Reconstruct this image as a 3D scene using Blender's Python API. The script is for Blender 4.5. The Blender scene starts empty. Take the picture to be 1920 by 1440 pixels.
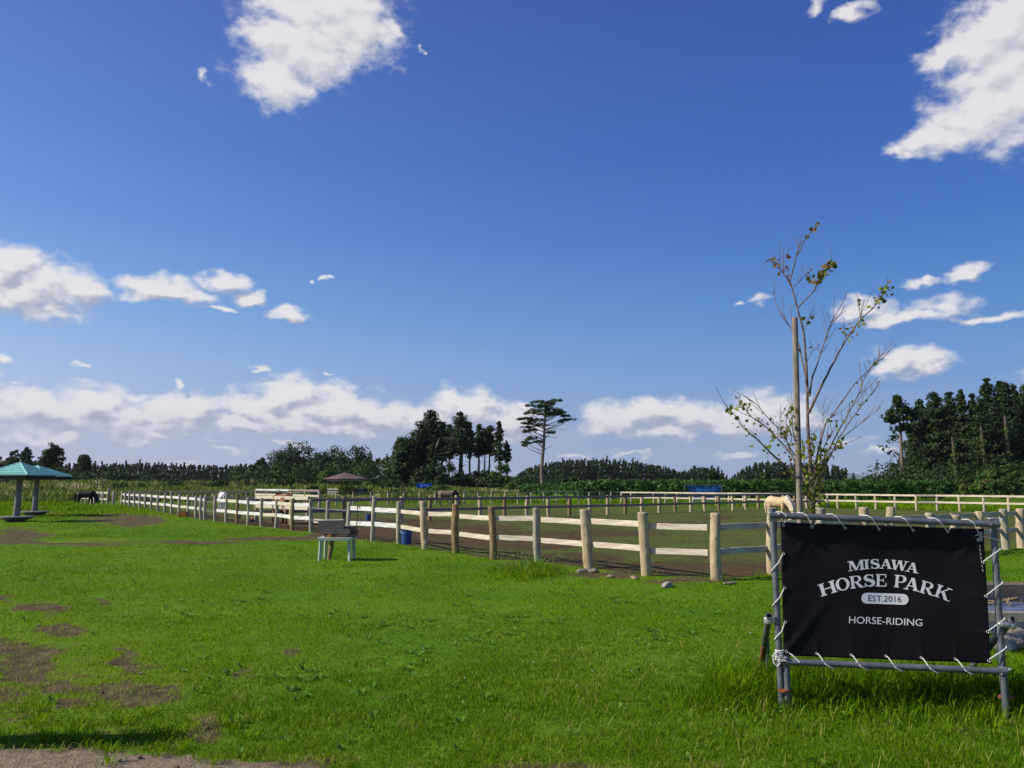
import bpy, bmesh, math, random
import numpy as np
from mathutils import Vector, Matrix, Euler

# ------------------------------------------------------------------ camera, sky, sun, exposure
scene = bpy.context.scene
COL = scene.collection
R = math.radians
F = 14 / 17.3 * 1920          # focal length in photo pixels
PITCH = math.atan(187 / F)    # the horizon lies 187 px under the middle
EYE = 1.6
EXPO = 0.25
cam_data = bpy.data.cameras.new('camera')
cam_data.lens = 14; cam_data.sensor_width = 17.3
cam_data.clip_start = 0.05; cam_data.clip_end = 30000
cam = bpy.data.objects.new('camera', cam_data); COL.objects.link(cam)
cam.location = (0, 0, EYE); cam.rotation_euler = (R(90) + PITCH, 0, 0)
scene.camera = cam
scene.view_settings.view_transform = 'Standard'
scene.view_settings.look = 'None'
scene.view_settings.gamma = 1
scene.view_settings.exposure = EXPO
scene.cycles.max_bounces = 5
scene.cycles.diffuse_bounces = 2
scene.cycles.glossy_bounces = 2
scene.cycles.transmission_bounces = 3
scene.cycles.transparent_max_bounces = 6
scene.cycles.use_denoising = True
scene.cycles.caustics_reflective = False
scene.cycles.caustics_refractive = False

SUN_EL = R(37)
SUN_AZ = R(-96)               # clockwise from +Y: far on the left, level with the camera
to_sun = Vector((math.sin(SUN_AZ) * math.cos(SUN_EL), math.cos(SUN_AZ) * math.cos(SUN_EL), math.sin(SUN_EL)))
sun_data = bpy.data.lights.new('sun', 'SUN')
sun_data.energy = 4.8; sun_data.angle = R(0.55); sun_data.color = (1.0, 0.93, 0.80)
sun = bpy.data.objects.new('sun', sun_data); COL.objects.link(sun)
sun.rotation_euler = to_sun.to_track_quat('Z', 'Y').to_euler(); sun.location = (-20, 5, 30)

def ray(u, v):
    cx, cz = (u - 960) / F, -(v - 720) / F
    return Vector((cx, math.cos(PITCH) - math.sin(PITCH) * cz, math.sin(PITCH) + math.cos(PITCH) * cz))
def gp(u, v, z=0.0):
    d = ray(u, v); t = (z - EYE) / d.z
    return Vector((d.x * t, d.y * t, z))
def at_y(u, v, Y):
    d = ray(u, v); t = Y / d.y
    return Vector((d.x * t, Y, EYE + d.z * t))
def proj(x, y, z=0.0):
    dz = z - EYE
    f_ = y * math.cos(PITCH) + dz * math.sin(PITCH)
    up = -y * math.sin(PITCH) + dz * math.cos(PITCH)
    return 960 + F * x / f_, 720 - F * up / f_

# ---- sky with clouds: a Nishita sky, clouds laid on the sphere of directions
world = bpy.data.worlds.new('World'); scene.world = world; world.use_nodes = True
WS = 0.10
def build_sky():
    nt = world.node_tree; N = nt.nodes; L = nt.links; N.clear()
    def new(t, **kw):
        n = N.new(t)
        for k, v in kw.items(): setattr(n, k, v)
        return n
    def put(sock, v):
        if isinstance(v, bpy.types.NodeSocket): L.new(v, sock)
        else: sock.default_value = v
    def m(op, a, b=0.0, c=0.0):
        n = new('ShaderNodeMath', operation=op)
        put(n.inputs[0], a); put(n.inputs[1], b); put(n.inputs[2], c)
        return n.outputs[0]
    def vm(op, a, b=(0, 0, 0), c=(0, 0, 0)):
        n = new('ShaderNodeVectorMath', operation=op)
        put(n.inputs[0], a); put(n.inputs[1], b)
        if op == 'MULTIPLY_ADD': put(n.inputs[2], c)
        return n.outputs['Value'] if op in ('LENGTH', 'DOT_PRODUCT') else n.outputs[0]
    def ramp(x, a, b):
        n = new('ShaderNodeMapRange', interpolation_type='SMOOTHSTEP')
        put(n.inputs[0], x); put(n.inputs[1], a); put(n.inputs[2], b)
        return n.outputs[0]
    def mix(f, a, b):
        n = new('ShaderNodeMix', data_type='RGBA')
        put(n.inputs[0], f); put(n.inputs[6], a); put(n.inputs[7], b)
        return n.outputs[2]
    sky = new('ShaderNodeTexSky', sky_type='NISHITA')
    sky.sun_disc = False; sky.sun_elevation = SUN_EL; sky.sun_rotation = SUN_AZ
    sky.air_density = 1.0; sky.dust_density = 0.6; sky.ozone_density = 2.6; sky.altitude = 50
    hs = new('ShaderNodeHueSaturation'); hs.inputs['Saturation'].default_value = 1.12; hs.inputs['Value'].default_value = 1.0
    L.new(sky.outputs[0], hs.inputs['Color'])
    g = new('ShaderNodeGamma'); g.inputs[1].default_value = 1.0; L.new(hs.outputs[0], g.inputs[0])
    tc = new('ShaderNodeTexCoord')
    s = new('ShaderNodeSeparateXYZ'); L.new(tc.outputs['Generated'], s.inputs[0])
    az = m('ARCTAN2', s.outputs[0], s.outputs[1]); el = m('ARCSINE', s.outputs[2])
    # the deep blue of the photograph by elevation, paler towards the sun
    k_ = 1 / (WS * 2 ** EXPO)
    rp = new('ShaderNodeValToRGB'); e = rp.color_ramp.elements
    stops = [(0, (.34, .43, .66)), (2, (.305, .413, .665)), (7.6, (.205, .376, .70)), (11.2, (.127, .305, .67)), (16.6, (.072, .205, .60)), (21.7, (.050, .155, .52)), (28, (.040, .115, .445)), (33, (.033, .090, .385)), (90, (.028, .07, .31))]
    while len(e) < len(stops): e.new(.5)
    for i, (d_, c_) in enumerate(stops): e[i].position = d_ / 90; e[i].color = (*c_, 1)
    put(rp.inputs[0], m('DIVIDE', m('MAXIMUM', el, 0.0), math.pi / 2))
    sd_ = vm('DOT_PRODUCT', tc.outputs['Generated'], tuple(to_sun))
    glow = m('POWER', m('MAXIMUM', m('MULTIPLY_ADD', sd_, .5, .5), 0.0), 3.0)
    gl = new('ShaderNodeVectorMath', operation='MULTIPLY_ADD'); L.new(rp.outputs[0], gl.inputs[0])
    cg = new('ShaderNodeCombineXYZ'); L.new(m('MULTIPLY_ADD', glow, 3.2, .55), cg.inputs[0]); L.new(m('MULTIPLY_ADD', glow, 1.7, .72), cg.inputs[1]); L.new(m('MULTIPLY_ADD', glow, .8, .86), cg.inputs[2])
    L.new(cg.outputs[0], gl.inputs[1])
    blue = vm('MULTIPLY', gl.outputs[0], (k_, k_, k_))
    base_sky = mix(.85, g.outputs[0], blue)
    cb = new('ShaderNodeCombineXYZ'); L.new(az, cb.inputs[0]); L.new(el, cb.inputs[1])
    P0 = cb.outputs[0]
    # (u, v, ru, rv, opacity) of every cloud lump as the photograph shows the sky
    blobs = [(600,15,150,62,1),(555,80,112,75,1),(520,140,75,52,1),(665,60,88,58,1),(620,110,75,42,1),(545,175,34,36,.9),
        (380,142,20,24,.45),(735,45,28,28,.7),(788,88,14,7,.55),
        (1890,55,95,70,1),(1830,90,66,42,1),(1765,112,46,24,.95),(1905,170,95,85,1),(1840,215,95,48,1),(1745,258,62,24,.95),(1695,278,22,15,.6),
        (1600,20,40,20,.55),(1530,12,34,12,.45),
        (55,540,130,52,1),(15,505,70,42,1),(150,545,55,32,.95),(90,585,100,26,.6),
        (300,540,75,26,1),(352,556,60,17,.9),(420,530,48,20,.9),(475,562,38,20,.9),(400,578,55,10,.6),(540,592,38,17,.95),(575,530,12,8,.5),(605,528,14,9,.6),
        (12,678,24,11,.7),(150,683,20,9,.5),(335,725,16,13,.65),(245,737,48,9,.5),(490,692,22,9,.55),(610,702,14,7,.45),(40,720,30,8,.4),
        (1690,594,110,18,.8),(1615,580,62,26,.75),(1770,568,75,28,.55),(1860,588,90,14,.65),(1805,515,38,22,.65),(1735,525,60,10,.45),(1385,572,26,10,.4),(1430,565,24,20,.4),
        (1702,680,68,27,1),(1665,688,40,16,.9),(1745,688,30,15,.8),
        (70,772,95,34,1),(190,770,90,38,1),(335,775,85,32,1),(260,800,120,28,.85),(480,764,70,34,1),(540,745,66,34,1),(625,765,80,40,1),(705,782,75,32,1),
        (560,792,140,28,.8),(450,800,80,22,.8),(650,806,100,22,.75),(870,770,75,34,1),(855,752,36,20,1),(795,786,66,28,.9),(965,795,55,36,1),
        (1150,785,66,32,1),(1230,776,76,30,1),(1310,782,70,32,1),(1425,778,80,38,1),(1390,802,90,26,.8),(1250,806,110,18,.7),(1500,802,60,28,.7),(985,760,26,18,.7),
        (100,818,130,13,.6),(300,826,140,10,.5),(520,832,130,10,.5),(420,846,60,8,.5),(1180,852,60,7,.5),(1080,853,40,7,.5),(1385,848,46,12,.55),(1585,830,60,8,.5),(1640,846,36,9,.55),
        (40,862,60,7,.4),(330,868,50,7,.4),(860,845,70,8,.4),
        (-260,740,200,60,1),(-420,560,160,70,1),(2150,700,170,60,1),(2300,520,160,60,.9),(2100,160,120,80,1)]
    def field(P):
        acc = None
        for (u, v, ru, rv, op) in blobs:
            d = ray(u, v).normalized()
            ca, ce = math.atan2(d.x, d.y), math.asin(d.z)
            k_b = 1.03 if v < 300 else (1.12 if 735 < v < 812 and ru > 30 else .98); ra, re = ru / F * .98 * k_b, rv / F * k_b
            q = vm('MULTIPLY_ADD', P, (1 / ra, 1 / re, 0), (-ca / ra, -ce / re, 0))
            ln = vm('LENGTH', q)
            if op < 1: ln = m('ADD', ln, (1 - op) * 0.75)
            acc = ln if acc is None else m('SMOOTH_MIN', acc, ln, 0.25)
        return acc
    def noise(P, scale, detail, rough, off=0.0):
        n = new('ShaderNodeTexNoise', noise_dimensions='3D')
        n.inputs['Scale'].default_value = scale; n.inputs['Detail'].default_value = detail; n.inputs['Roughness'].default_value = rough
        put(n.inputs['Vector'], vm('ADD', P, (off, off * .7, 0)) if off else P)
        return n
    def full(P, coarse=False):
        ns = vm('MULTIPLY', P, (1.0, 1.5, 1.0))
        w = noise(ns, 22, 3, .55, 3.1)
        wv = vm('MULTIPLY_ADD', w.outputs['Color'], (.06, .04, 0), (-.03, -.02, 0))
        Pw = vm('ADD', P, wv)
        f = field(Pw)
        f1 = m('SUBTRACT', 1.0, f)
        n0 = noise(ns, 34, 2.2, .5).outputs['Fac']
        soft = m('MULTIPLY_ADD', m('SUBTRACT', n0, .46), 1.5, f1)
        if coarse: return soft
        n1 = noise(ns, 34, 8, .60).outputs['Fac']
        return m('MULTIPLY_ADD', m('SUBTRACT', n1, .46), 1.9, m('MULTIPLY', f1, 1.28)), soft
    fA, sA_ = full(P0)
    fB = full(vm('ADD', P0, (-.008, .012, 0)), True)
    dens = ramp(fA, -0.22, 0.78)
    fine = noise(vm('MULTIPLY', P0, (1, 1.6, 1)), 70, 5, .6, 1.7).outputs['Fac']
    lit = m('ADD', m('SUBTRACT', sA_, fB), m('MULTIPLY', m('SUBTRACT', fine, .5), .22))
    lt = ramp(lit, -0.50, 0.26)
    k = 1 / (WS * 2 ** EXPO)
    shade_c = mix(ramp(el, R(9), R(20)), (.38 * k, .405 * k, .52 * k, 1), (.60 * k, .62 * k, .68 * k, 1))
    ccol = mix(lt, shade_c, (.82 * k, .81 * k, .82 * k, 1))
    ccol = mix(m('MULTIPLY', ramp(el, R(6.0), R(2.0)), .45), ccol, (.47 * k, .51 * k, .64 * k, 1))
    # thin cirrus-like veil near the horizon (haze of the sky itself)
    dens = m('MULTIPLY', dens, .93)
    veil = m('MULTIPLY', m('MULTIPLY', ramp(el, R(7.2), R(3.2)), ramp(noise(vm('MULTIPLY', P0, (5, 22, 1)), 1.0, 5, .6, 5.5).outputs['Fac'], .30, .75)), .62)
    base_sky = mix(veil, base_sky, (.40 * k, .44 * k, .60 * k, 1))
    colr = mix(dens, base_sky, ccol)
    bg = new('ShaderNodeBackground'); bg.inputs[1].default_value = WS
    L.new(colr, bg.inputs[0])
    out = new('ShaderNodeOutputWorld'); L.new(bg.outputs[0], out.inputs[0])
build_sky()
world.cycles.sampling_method = 'MANUAL'; world.cycles.sample_map_resolution = 512

# ------------------------------------------------------------------ helpers
rnd = random.Random(7)
def vnoise(x, y, seed=0):
    x = np.asarray(x, float); y = np.asarray(y, float)
    ix = np.floor(x).astype(np.int64); iy = np.floor(y).astype(np.int64)
    fx = x - ix; fy = y - iy
    fx = fx * fx * (3 - 2 * fx); fy = fy * fy * (3 - 2 * fy)
    def h(a, b):
        n = (a * 374761393 + b * 668265263 + seed * 144269504) & 0xffffffff
        n = ((n ^ (n >> 13)) * 1274126177) & 0xffffffff
        return ((n ^ (n >> 16)) & 0xffff) / 65535.0
    return (h(ix, iy) * (1 - fx) + h(ix + 1, iy) * fx) * (1 - fy) + (h(ix, iy + 1) * (1 - fx) + h(ix + 1, iy + 1) * fx) * fy
def fbm(x, y, seed=0, octv=4, gain=.5):
    s = 0; a = 1; t = 0
    for o in range(octv):
        s = s + a * vnoise(np.asarray(x) * 2 ** o, np.asarray(y) * 2 ** o, seed + o * 17); t += a; a *= gain
    return s / t
def sstep(a, b, x):
    t = np.clip((x - a) / (b - a), 0, 1); return t * t * (3 - 2 * t)

def np_mesh(name, V, faces, mat, attrs=None, smooth=False):
    """faces: list of index arrays (n x k); attrs: {name: per-vertex float array}"""
    me = bpy.data.meshes.new(name)
    V = np.asarray(V, np.float32)
    faces = [np.asarray(f, np.int32) for f in faces if len(f)]
    loops = np.concatenate([f.ravel() for f in faces])
    tot = np.concatenate([np.full(len(f), f.shape[1], np.int32) for f in faces])
    st = np.concatenate([[0], np.cumsum(tot)[:-1]]).astype(np.int32)
    me.vertices.add(len(V)); me.vertices.foreach_set('co', V.ravel())
    me.loops.add(len(loops)); me.loops.foreach_set('vertex_index', loops)
    me.polygons.add(len(tot)); me.polygons.foreach_set('loop_start', st); me.polygons.foreach_set('loop_total', tot)
    if smooth: me.polygons.foreach_set('use_smooth', np.ones(len(tot), bool))
    for k, a in (attrs or {}).items():
        at = me.attributes.new(k, 'FLOAT', 'POINT'); at.data.foreach_set('value', np.asarray(a, np.float32))
    me.update(calc_edges=True); me.validate()
    if mat: me.materials.append(mat)
    return me
def link(name, me, parent=None, loc=(0, 0, 0), rot=(0, 0, 0), scale=(1, 1, 1)):
    o = bpy.data.objects.new(name, me); COL.objects.link(o)
    o.location = loc; o.rotation_euler = rot; o.scale = scale
    if parent: o.parent = parent
    return o
def tag(o, label=None, cat=None, group=None, kind=None):
    if label: o['label'] = label
    if cat: o['category'] = cat
    if group: o['group'] = group
    if kind: o['kind'] = kind
    return o
def thing(name, loc, label, cat, group=None, rz=0.0):
    o = bpy.data.objects.new(name, None); COL.objects.link(o)
    o.location = loc; o.rotation_euler = (0, 0, rz); o.empty_display_size = .2
    return tag(o, label, cat, group)

class MB:
    """collects solid shapes for ONE mesh"""
    def __init__(s): s.v = []; s.f = []
    def add(s, vs, fs):
        b = len(s.v); s.v += [tuple(p) for p in vs]; s.f += [tuple(i + b for i in f) for f in fs]
    def box(s, c, size, rot=None, bevel=0.0):
        bm = bmesh.new(); bmesh.ops.create_cube(bm, size=1)
        bmesh.ops.scale(bm, vec=Vector(size), verts=bm.verts)
        if bevel: bmesh.ops.bevel(bm, geom=bm.edges[:], offset=bevel, segments=1, affect='EDGES')
        M = Matrix.Translation(Vector(c)) @ (rot.to_matrix().to_4x4() if rot is not None else Matrix())
        bm.verts.index_update()
        s.add([M @ v.co for v in bm.verts], [[v.index for v in f.verts] for f in bm.faces]); bm.free()
    def beam(s, p0, p1, w, h, seg=1, wob=0.0, up=Vector((0, 0, 1)), rg=None, bevel=.006):
        p0 = Vector(p0); p1 = Vector(p1); d = (p1 - p0).normalized(); x = d.cross(up).normalized(); y = x.cross(d)
        pr = [(-w/2+bevel, -h/2), (w/2-bevel, -h/2), (w/2, -h/2+bevel), (w/2, h/2-bevel), (w/2-bevel, h/2), (-w/2+bevel, h/2), (-w/2, h/2-bevel), (-w/2, -h/2+bevel)]
        vs = []
        for i in range(seg + 1):
            c = p0.lerp(p1, i / seg)
            if rg and 0 < i < seg: c = c + y * rg.uniform(-wob, wob) + x * rg.uniform(-wob, wob) * .5
            k = 1 + (rg.uniform(-wob, wob) * 3 if rg else 0)
            vs += [c + x * a * k + y * b * k for a, b in pr]
        n = 8; fs = [tuple(range(n))[::-1], tuple(seg * n + i for i in range(n))]
        for i in range(seg):
            for j in range(n): fs.append((i*n+j, i*n+(j+1) % n, (i+1)*n+(j+1) % n, (i+1)*n+j))
        s.add(vs, fs)
    def tube(s, pts, rad, n=8, caps=True):
        pts = [Vector(p) for p in pts]
        if not hasattr(rad, '__len__'): rad = [rad] * len(pts)
        vs = []; prev = None
        for i, p in enumerate(pts):
            t = (pts[min(i+1, len(pts)-1)] - pts[max(i-1, 0)]).normalized()
            if prev is None:
                a = Vector((0, 0, 1)) if abs(t.z) < .9 else Vector((1, 0, 0)); x = t.cross(a).normalized()
            else: x = (prev - t * prev.dot(t)).normalized()
            prev = x; y = t.cross(x)
            vs += [p + (x * math.cos(2*math.pi*j/n) + y * math.sin(2*math.pi*j/n)) * rad[i] for j in range(n)]
        fs = []
        for i in range(len(pts) - 1):
            for j in range(n): fs.append((i*n+j, i*n+(j+1) % n, (i+1)*n+(j+1) % n, (i+1)*n+j))
        if caps: fs += [tuple(range(n))[::-1], tuple((len(pts)-1)*n + j for j in range(n))]
        s.add(vs, fs)
    def pipe(s, p0, p1, r, wall=.004, n=16):
        p0 = Vector(p0); p1 = Vector(p1); t = (p1 - p0).normalized()
        a = Vector((0, 0, 1)) if abs(t.z) < .9 else Vector((1, 0, 0)); x = t.cross(a).normalized(); y = t.cross(x)
        vs = []
        for (p, rr) in ((p0, r), (p1, r), (p1, r - wall), (p1 - t * r * 3, r - wall), (p0 + t * r * 3, r - wall), (p0, r - wall)):
            vs += [p + (x * math.cos(2*math.pi*j/n) + y * math.sin(2*math.pi*j/n)) * rr for j in range(n)]
        fs = []
        for i, k in ((0, 1), (1, 2), (2, 3), (4, 5), (5, 0)):
            for j in range(n): fs.append((i*n+j, i*n+(j+1) % n, k*n+(j+1) % n, k*n+j))
        fs += [tuple(3*n + j for j in range(n)), tuple(4*n + j for j in range(n))[::-1]]
        s.add(vs, fs)
    def lathe(s, c, prof, n=20, sx=1, sy=1):
        c = Vector(c); vs = []
        for (r, z) in prof: vs += [c + Vector((r*sx*math.cos(2*math.pi*j/n), r*sy*math.sin(2*math.pi*j/n), z)) for j in range(n)]
        fs = []
        for i in range(len(prof) - 1):
            for j in range(n): fs.append((i*n+j, i*n+(j+1) % n, (i+1)*n+(j+1) % n, (i+1)*n+j))
        fs += [tuple(range(n))[::-1], tuple((len(prof)-1)*n + j for j in range(n))]
        s.add(vs, fs)
    def ball(s, c, r, sc=(1, 1, 1), rot=None, sub=2):
        bm = bmesh.new(); bmesh.ops.create_icosphere(bm, subdivisions=sub, radius=r)
        M = Matrix.Translation(Vector(c)) @ (rot.to_matrix().to_4x4() if rot is not None else Matrix()) @ Matrix.Diagonal((*sc, 1))
        bm.verts.index_update()
        s.add([M @ v.co for v in bm.verts], [[v.index for v in f.verts] for f in bm.faces]); bm.free()
    def mesh(s, name, mat, smooth=False):
        me = bpy.data.meshes.new(name); me.from_pydata(s.v, [], s.f); me.update()
        if mat: me.materials.append(mat)
        if smooth: me.polygons.foreach_set('use_smooth', np.ones(len(me.polygons), bool))
        return me
    def build(s, name, mat, parent=None, loc=(0, 0, 0), smooth=False):
        o = link(name, s.mesh(name, mat, False), parent, loc)
        if smooth:
            me = o.data; me.polygons.foreach_set('use_smooth', np.ones(len(me.polygons), bool))
            bm = bmesh.new(); bm.from_mesh(me)
            for e in bm.edges:
                if len(e.link_faces) == 2 and e.calc_face_angle(0) > .8: e.smooth = False
            bm.to_mesh(me); bm.free()
        return o

# ------------------------------------------------------------------ materials
def material(name, stops, scale=6.0, detail=5, rough=.8, bump=0.0, bump_scale=None, stretch=(1, 1, 1), metallic=0.0, spec=.3, coords='Object', extra=None):
    """noise driven colour ramp + bump"""
    mt = bpy.data.materials.new(name); mt.use_nodes = True
    nt = mt.node_tree; N = nt.nodes; L = nt.links; b = N['Principled BSDF']
    tc = N.new('ShaderNodeTexCoord'); mp = N.new('ShaderNodeMapping'); mp.inputs['Scale'].default_value = stretch
    L.new(tc.outputs[coords], mp.inputs[0])
    nz = N.new('ShaderNodeTexNoise'); nz.inputs['Scale'].default_value = scale; nz.inputs['Detail'].default_value = detail; nz.inputs['Roughness'].default_value = .6
    L.new(mp.outputs[0], nz.inputs['Vector'])
    cr = N.new('ShaderNodeValToRGB'); L.new(nz.outputs['Fac'], cr.inputs[0])
    e = cr.color_ramp.elements
    while len(e) < len(stops): e.new(.5)
    for i, (p, c) in enumerate(stops): e[i].position = p; e[i].color = (*c, 1)
    L.new(cr.outputs[0], b.inputs['Base Color'])
    b.inputs['Roughness'].default_value = rough; b.inputs['Metallic'].default_value = metallic
    b.inputs['Specular IOR Level'].default_value = spec
    if bump:
        n2 = N.new('ShaderNodeTexNoise'); n2.inputs['Scale'].default_value = bump_scale or scale * 4; n2.inputs['Detail'].default_value = 4
        L.new(mp.outputs[0], n2.inputs['Vector'])
        bp = N.new('ShaderNodeBump'); bp.inputs['Strength'].default_value = bump; bp.inputs['Distance'].default_value = .02
        L.new(n2.outputs['Fac'], bp.inputs['Height']); L.new(bp.outputs[0], b.inputs['Normal'])
    if extra: extra(nt, b, cr)
    return mt
def leafy(name, c0, c1, c2=None, trans=.25, rough=.65, spec=.2):
    """foliage: colour by the per-leaf attribute 'tint', some light through the leaf"""
    mt = bpy.data.materials.new(name); mt.use_nodes = True
    nt = mt.node_tree; N = nt.nodes; L = nt.links; b = N['Principled BSDF']; out = N['Material Output']
    at = N.new('ShaderNodeAttribute'); at.attribute_name = 'tint'
    cr = N.new('ShaderNodeValToRGB'); L.new(at.outputs['Fac'], cr.inputs[0])
    e = cr.color_ramp.elements; e[0].color = (*c0, 1); e[1].color = (*c1, 1)
    if c2: e[1].position = .7; q = e.new(1.0); q.color = (*c2, 1)
    L.new(cr.outputs[0], b.inputs['Base Color']); b.inputs['Roughness'].default_value = rough; b.inputs['Specular IOR Level'].default_value = spec
    tr = N.new('ShaderNodeBsdfTranslucent'); L.new(cr.outputs[0], tr.inputs[0])
    mx = N.new('ShaderNodeMixShader'); mx.inputs[0].default_value = trans
    L.new(b.outputs[0], mx.inputs[1]); L.new(tr.outputs[0], mx.inputs[2]); L.new(mx.outputs[0], out.inputs[0])
    return mt
def knotty(size, scale=2.2, dark=.35):
    # knots and nail stains: dark spots of a Voronoi pattern multiplied into the wood
    def ex(nt, b, cr):
        N, L = nt.nodes, nt.links; tc = N.new('ShaderNodeTexCoord'); mp = N.new('ShaderNodeMapping'); mp.inputs['Scale'].default_value = (1, 1, 1.6); L.new(tc.outputs['Object'], mp.inputs[0])
        vo = N.new('ShaderNodeTexVoronoi'); vo.inputs['Scale'].default_value = scale; L.new(mp.outputs[0], vo.inputs['Vector'])
        mr = N.new('ShaderNodeMapRange'); mr.inputs[1].default_value = size * .4; mr.inputs[2].default_value = size * 1.5; mr.inputs[3].default_value = dark; L.new(vo.outputs['Distance'], mr.inputs[0])
        n2 = N.new('ShaderNodeTexNoise'); n2.inputs['Scale'].default_value = 1.3; n2.inputs['Detail'].default_value = 6; L.new(tc.outputs['Object'], n2.inputs['Vector'])
        m2 = N.new('ShaderNodeMapRange'); m2.inputs[1].default_value = .35; m2.inputs[2].default_value = .6; m2.inputs[3].default_value = .72; L.new(n2.outputs['Fac'], m2.inputs[0])
        mm = N.new('ShaderNodeMath'); mm.operation = 'MULTIPLY'; L.new(mr.outputs[0], mm.inputs[0]); L.new(m2.outputs[0], mm.inputs[1])
        mx = N.new('ShaderNodeMix'); mx.data_type = 'RGBA'; mx.blend_type = 'MULTIPLY'; mx.inputs[0].default_value = 1; L.new(cr.outputs[0], mx.inputs[6]); L.new(mm.outputs[0], mx.inputs[7]); L.new(mx.outputs[2], b.inputs['Base Color'])
    return ex
M = {}
M['log'] = material('weathered_log', [(.25, (.30, .215, .115)), (.5, (.57, .45, .275)), (.75, (.70, .59, .41))], 5, 8, .85, .8, 22, (6, 6, .8), extra=knotty(.12, 4.5, .4))
M['log_brown'] = material('brown_log', [(.25, (.15, .09, .035)), (.5, (.30, .20, .09)), (.75, (.42, .32, .19))], 5, 8, .85, .8, 22, (6, 6, .8), extra=knotty(.12, 4.5, .4))
M['log_grey'] = material('grey_log', [(.25, (.24, .205, .135)), (.5, (.46, .41, .29)), (.75, (.58, .53, .40))], 5, 8, .85, .8, 22, (6, 6, .8), extra=knotty(.12, 4.5, .4))
M['sawn'] = material('sawn_end', [(.3, (.36, .30, .2)), (.6, (.55, .48, .36))], 14, 4, .8, .2)
M['board'] = material('pale_board', [(.28, (.34, .26, .17)), (.46, (.60, .51, .38)), (.7, (.73, .66, .54))], 4, 7, .75, .35, 20, (1.0, 1.0, 7), extra=knotty(.09))
M['white_board'] = material('white_board', [(.34, (.30, .26, .20)), (.42, (.66, .64, .60)), (.7, (.82, .81, .79))], 5, 7, .7, .3, 25, (1.0, 1.0, 5), extra=knotty(.05))
M['cream_board'] = material('cream_board', [(.3, (.42, .36, .24)), (.6, (.62, .56, .42))], 3, 5, .75, .2, 20, (1, 1, 6))
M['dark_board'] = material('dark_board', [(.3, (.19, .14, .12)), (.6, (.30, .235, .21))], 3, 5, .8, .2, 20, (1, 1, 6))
M['galv'] = material('galvanised_pipe', [(.3, (.085, .098, .11)), (.55, (.145, .16, .175)), (.75, (.21, .225, .24))], 9, 6, .5, .12, 60, metallic=.35, spec=.4)
M['rust'] = material('rust', [(.3, (.09, .03, .012)), (.6, (.28, .10, .03)), (.8, (.36, .2, .1))], 16, 6, .9, .4, 60)
M['clamp'] = material('clamp_metal', [(.3, (.32, .32, .30)), (.6, (.55, .55, .52))], 18, 5, .38, .2, 50, metallic=.7)
M['rope'] = material('white_cord', [(.3, (.60, .59, .55)), (.6, (.78, .77, .74))], 60, 3, .8, .3, 200)
M['bark'] = material('tree_bark', [(.3, (.045, .032, .024)), (.6, (.12, .09, .07))], 4, 6, .9, .6, 14, (3, 3, .7))
M['pine_bark'] = material('pine_bark', [(.3, (.10, .065, .05)), (.6, (.24, .165, .13))], 4, 6, .9, .6, 10, (3, 3, .7))
M['twig'] = material('twig_bark', [(.3, (.075, .05, .045)), (.6, (.22, .155, .13))], 20, 4, .8, .2)
M['ivy_bark'] = material('ivy_bark', [(.35, (.02, .04, .012)), (.6, (.05, .10, .025))], 3, 5, .9, .8, 6)
# ------------------------------------------------------------------ the ground: one sheet to the horizon
FRONT = [(1343,1088),(1212,1079),(1104,1065),(1008,1053),(925,1049),(855,1036.5),(797,1030),(747.5,1019.5),(698,1015),(653,1009.5),(615,1004),(583,998),(548,995),(517,990),
         (490,987.5),(464,985),(444,982.5),(424,979.5),(403.5,977),(384,975),(377,973.8),(367.5,972),(352,969.5),(336,967.5),(321,964.8),(309,962.8),(296,961),(284,959),(272.5,957.5),(261.6,956.5),
         (252,955.3),(242.5,954.2),(235,953),(228,951.5)]
front_pts = [gp(*p) for p in FRONT]
p0 = front_pts[0]
right_dir = (gp(1887, 1030) - p0).normalized()
PAD = [(p.x, p.y) for p in front_pts] + [(-34, 62), (-33, 72), (9, 68), (29, 46), (p0.x + right_dir.x * 24, p0.y + right_dir.y * 24)]
def in_poly(x, y, poly):
    r = np.zeros(np.shape(x), bool); n = len(poly)
    for i in range(n):
        x0, y0 = poly[i]; x1, y1 = poly[(i + 1) % n]
        c = (y0 > y) != (y1 > y)
        r ^= c & (x < (x1 - x0) * (y - y0) / (y1 - y0 + 1e-9) + x0)
    return r
# bare patches (photo ellipse: u, v, ru, rv, strength)
SPOTS = [(235,976,75,12,1.1),(30,1002,62,11,1.2),(40,1018,60,7,1.0),(140,1021,110,3.2,.9),(330,1016,160,3.0,.95),(520,1009,120,4.0,1.0),(615,1006,40,6,1.1),(60,962,60,3,.6),(120,963,40,2.5,.6),
         (22,1250,72,42,1.15),(70,1225,40,14,1),(265,1303,75,20,1.15),(232,1250,30,30,1.0),(222,1225,26,10,.9),(385,1366,46,22,1.1),(135,1180,40,13,1.0),(80,1140,46,12,.95),(15,1122,24,8,1),(190,1128,24,7,.95),(10,1205,16,8,.9),
         (110,1320,60,14,.75),(20,1345,40,12,.6),(150,1290,60,10,.6),(540,1225,30,12,.6),(430,1305,40,12,.5),(465,1258,14,5,.8),(0,1300,40,20,.7),
         (1020,1442,240,10,.7),(560,1432,110,10,.8),(1330,1446,120,7,.6),
         (1150,1076,90,6,1.0),(1290,1090,90,5,1.0),(1000,1062,80,6,.85)]
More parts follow.
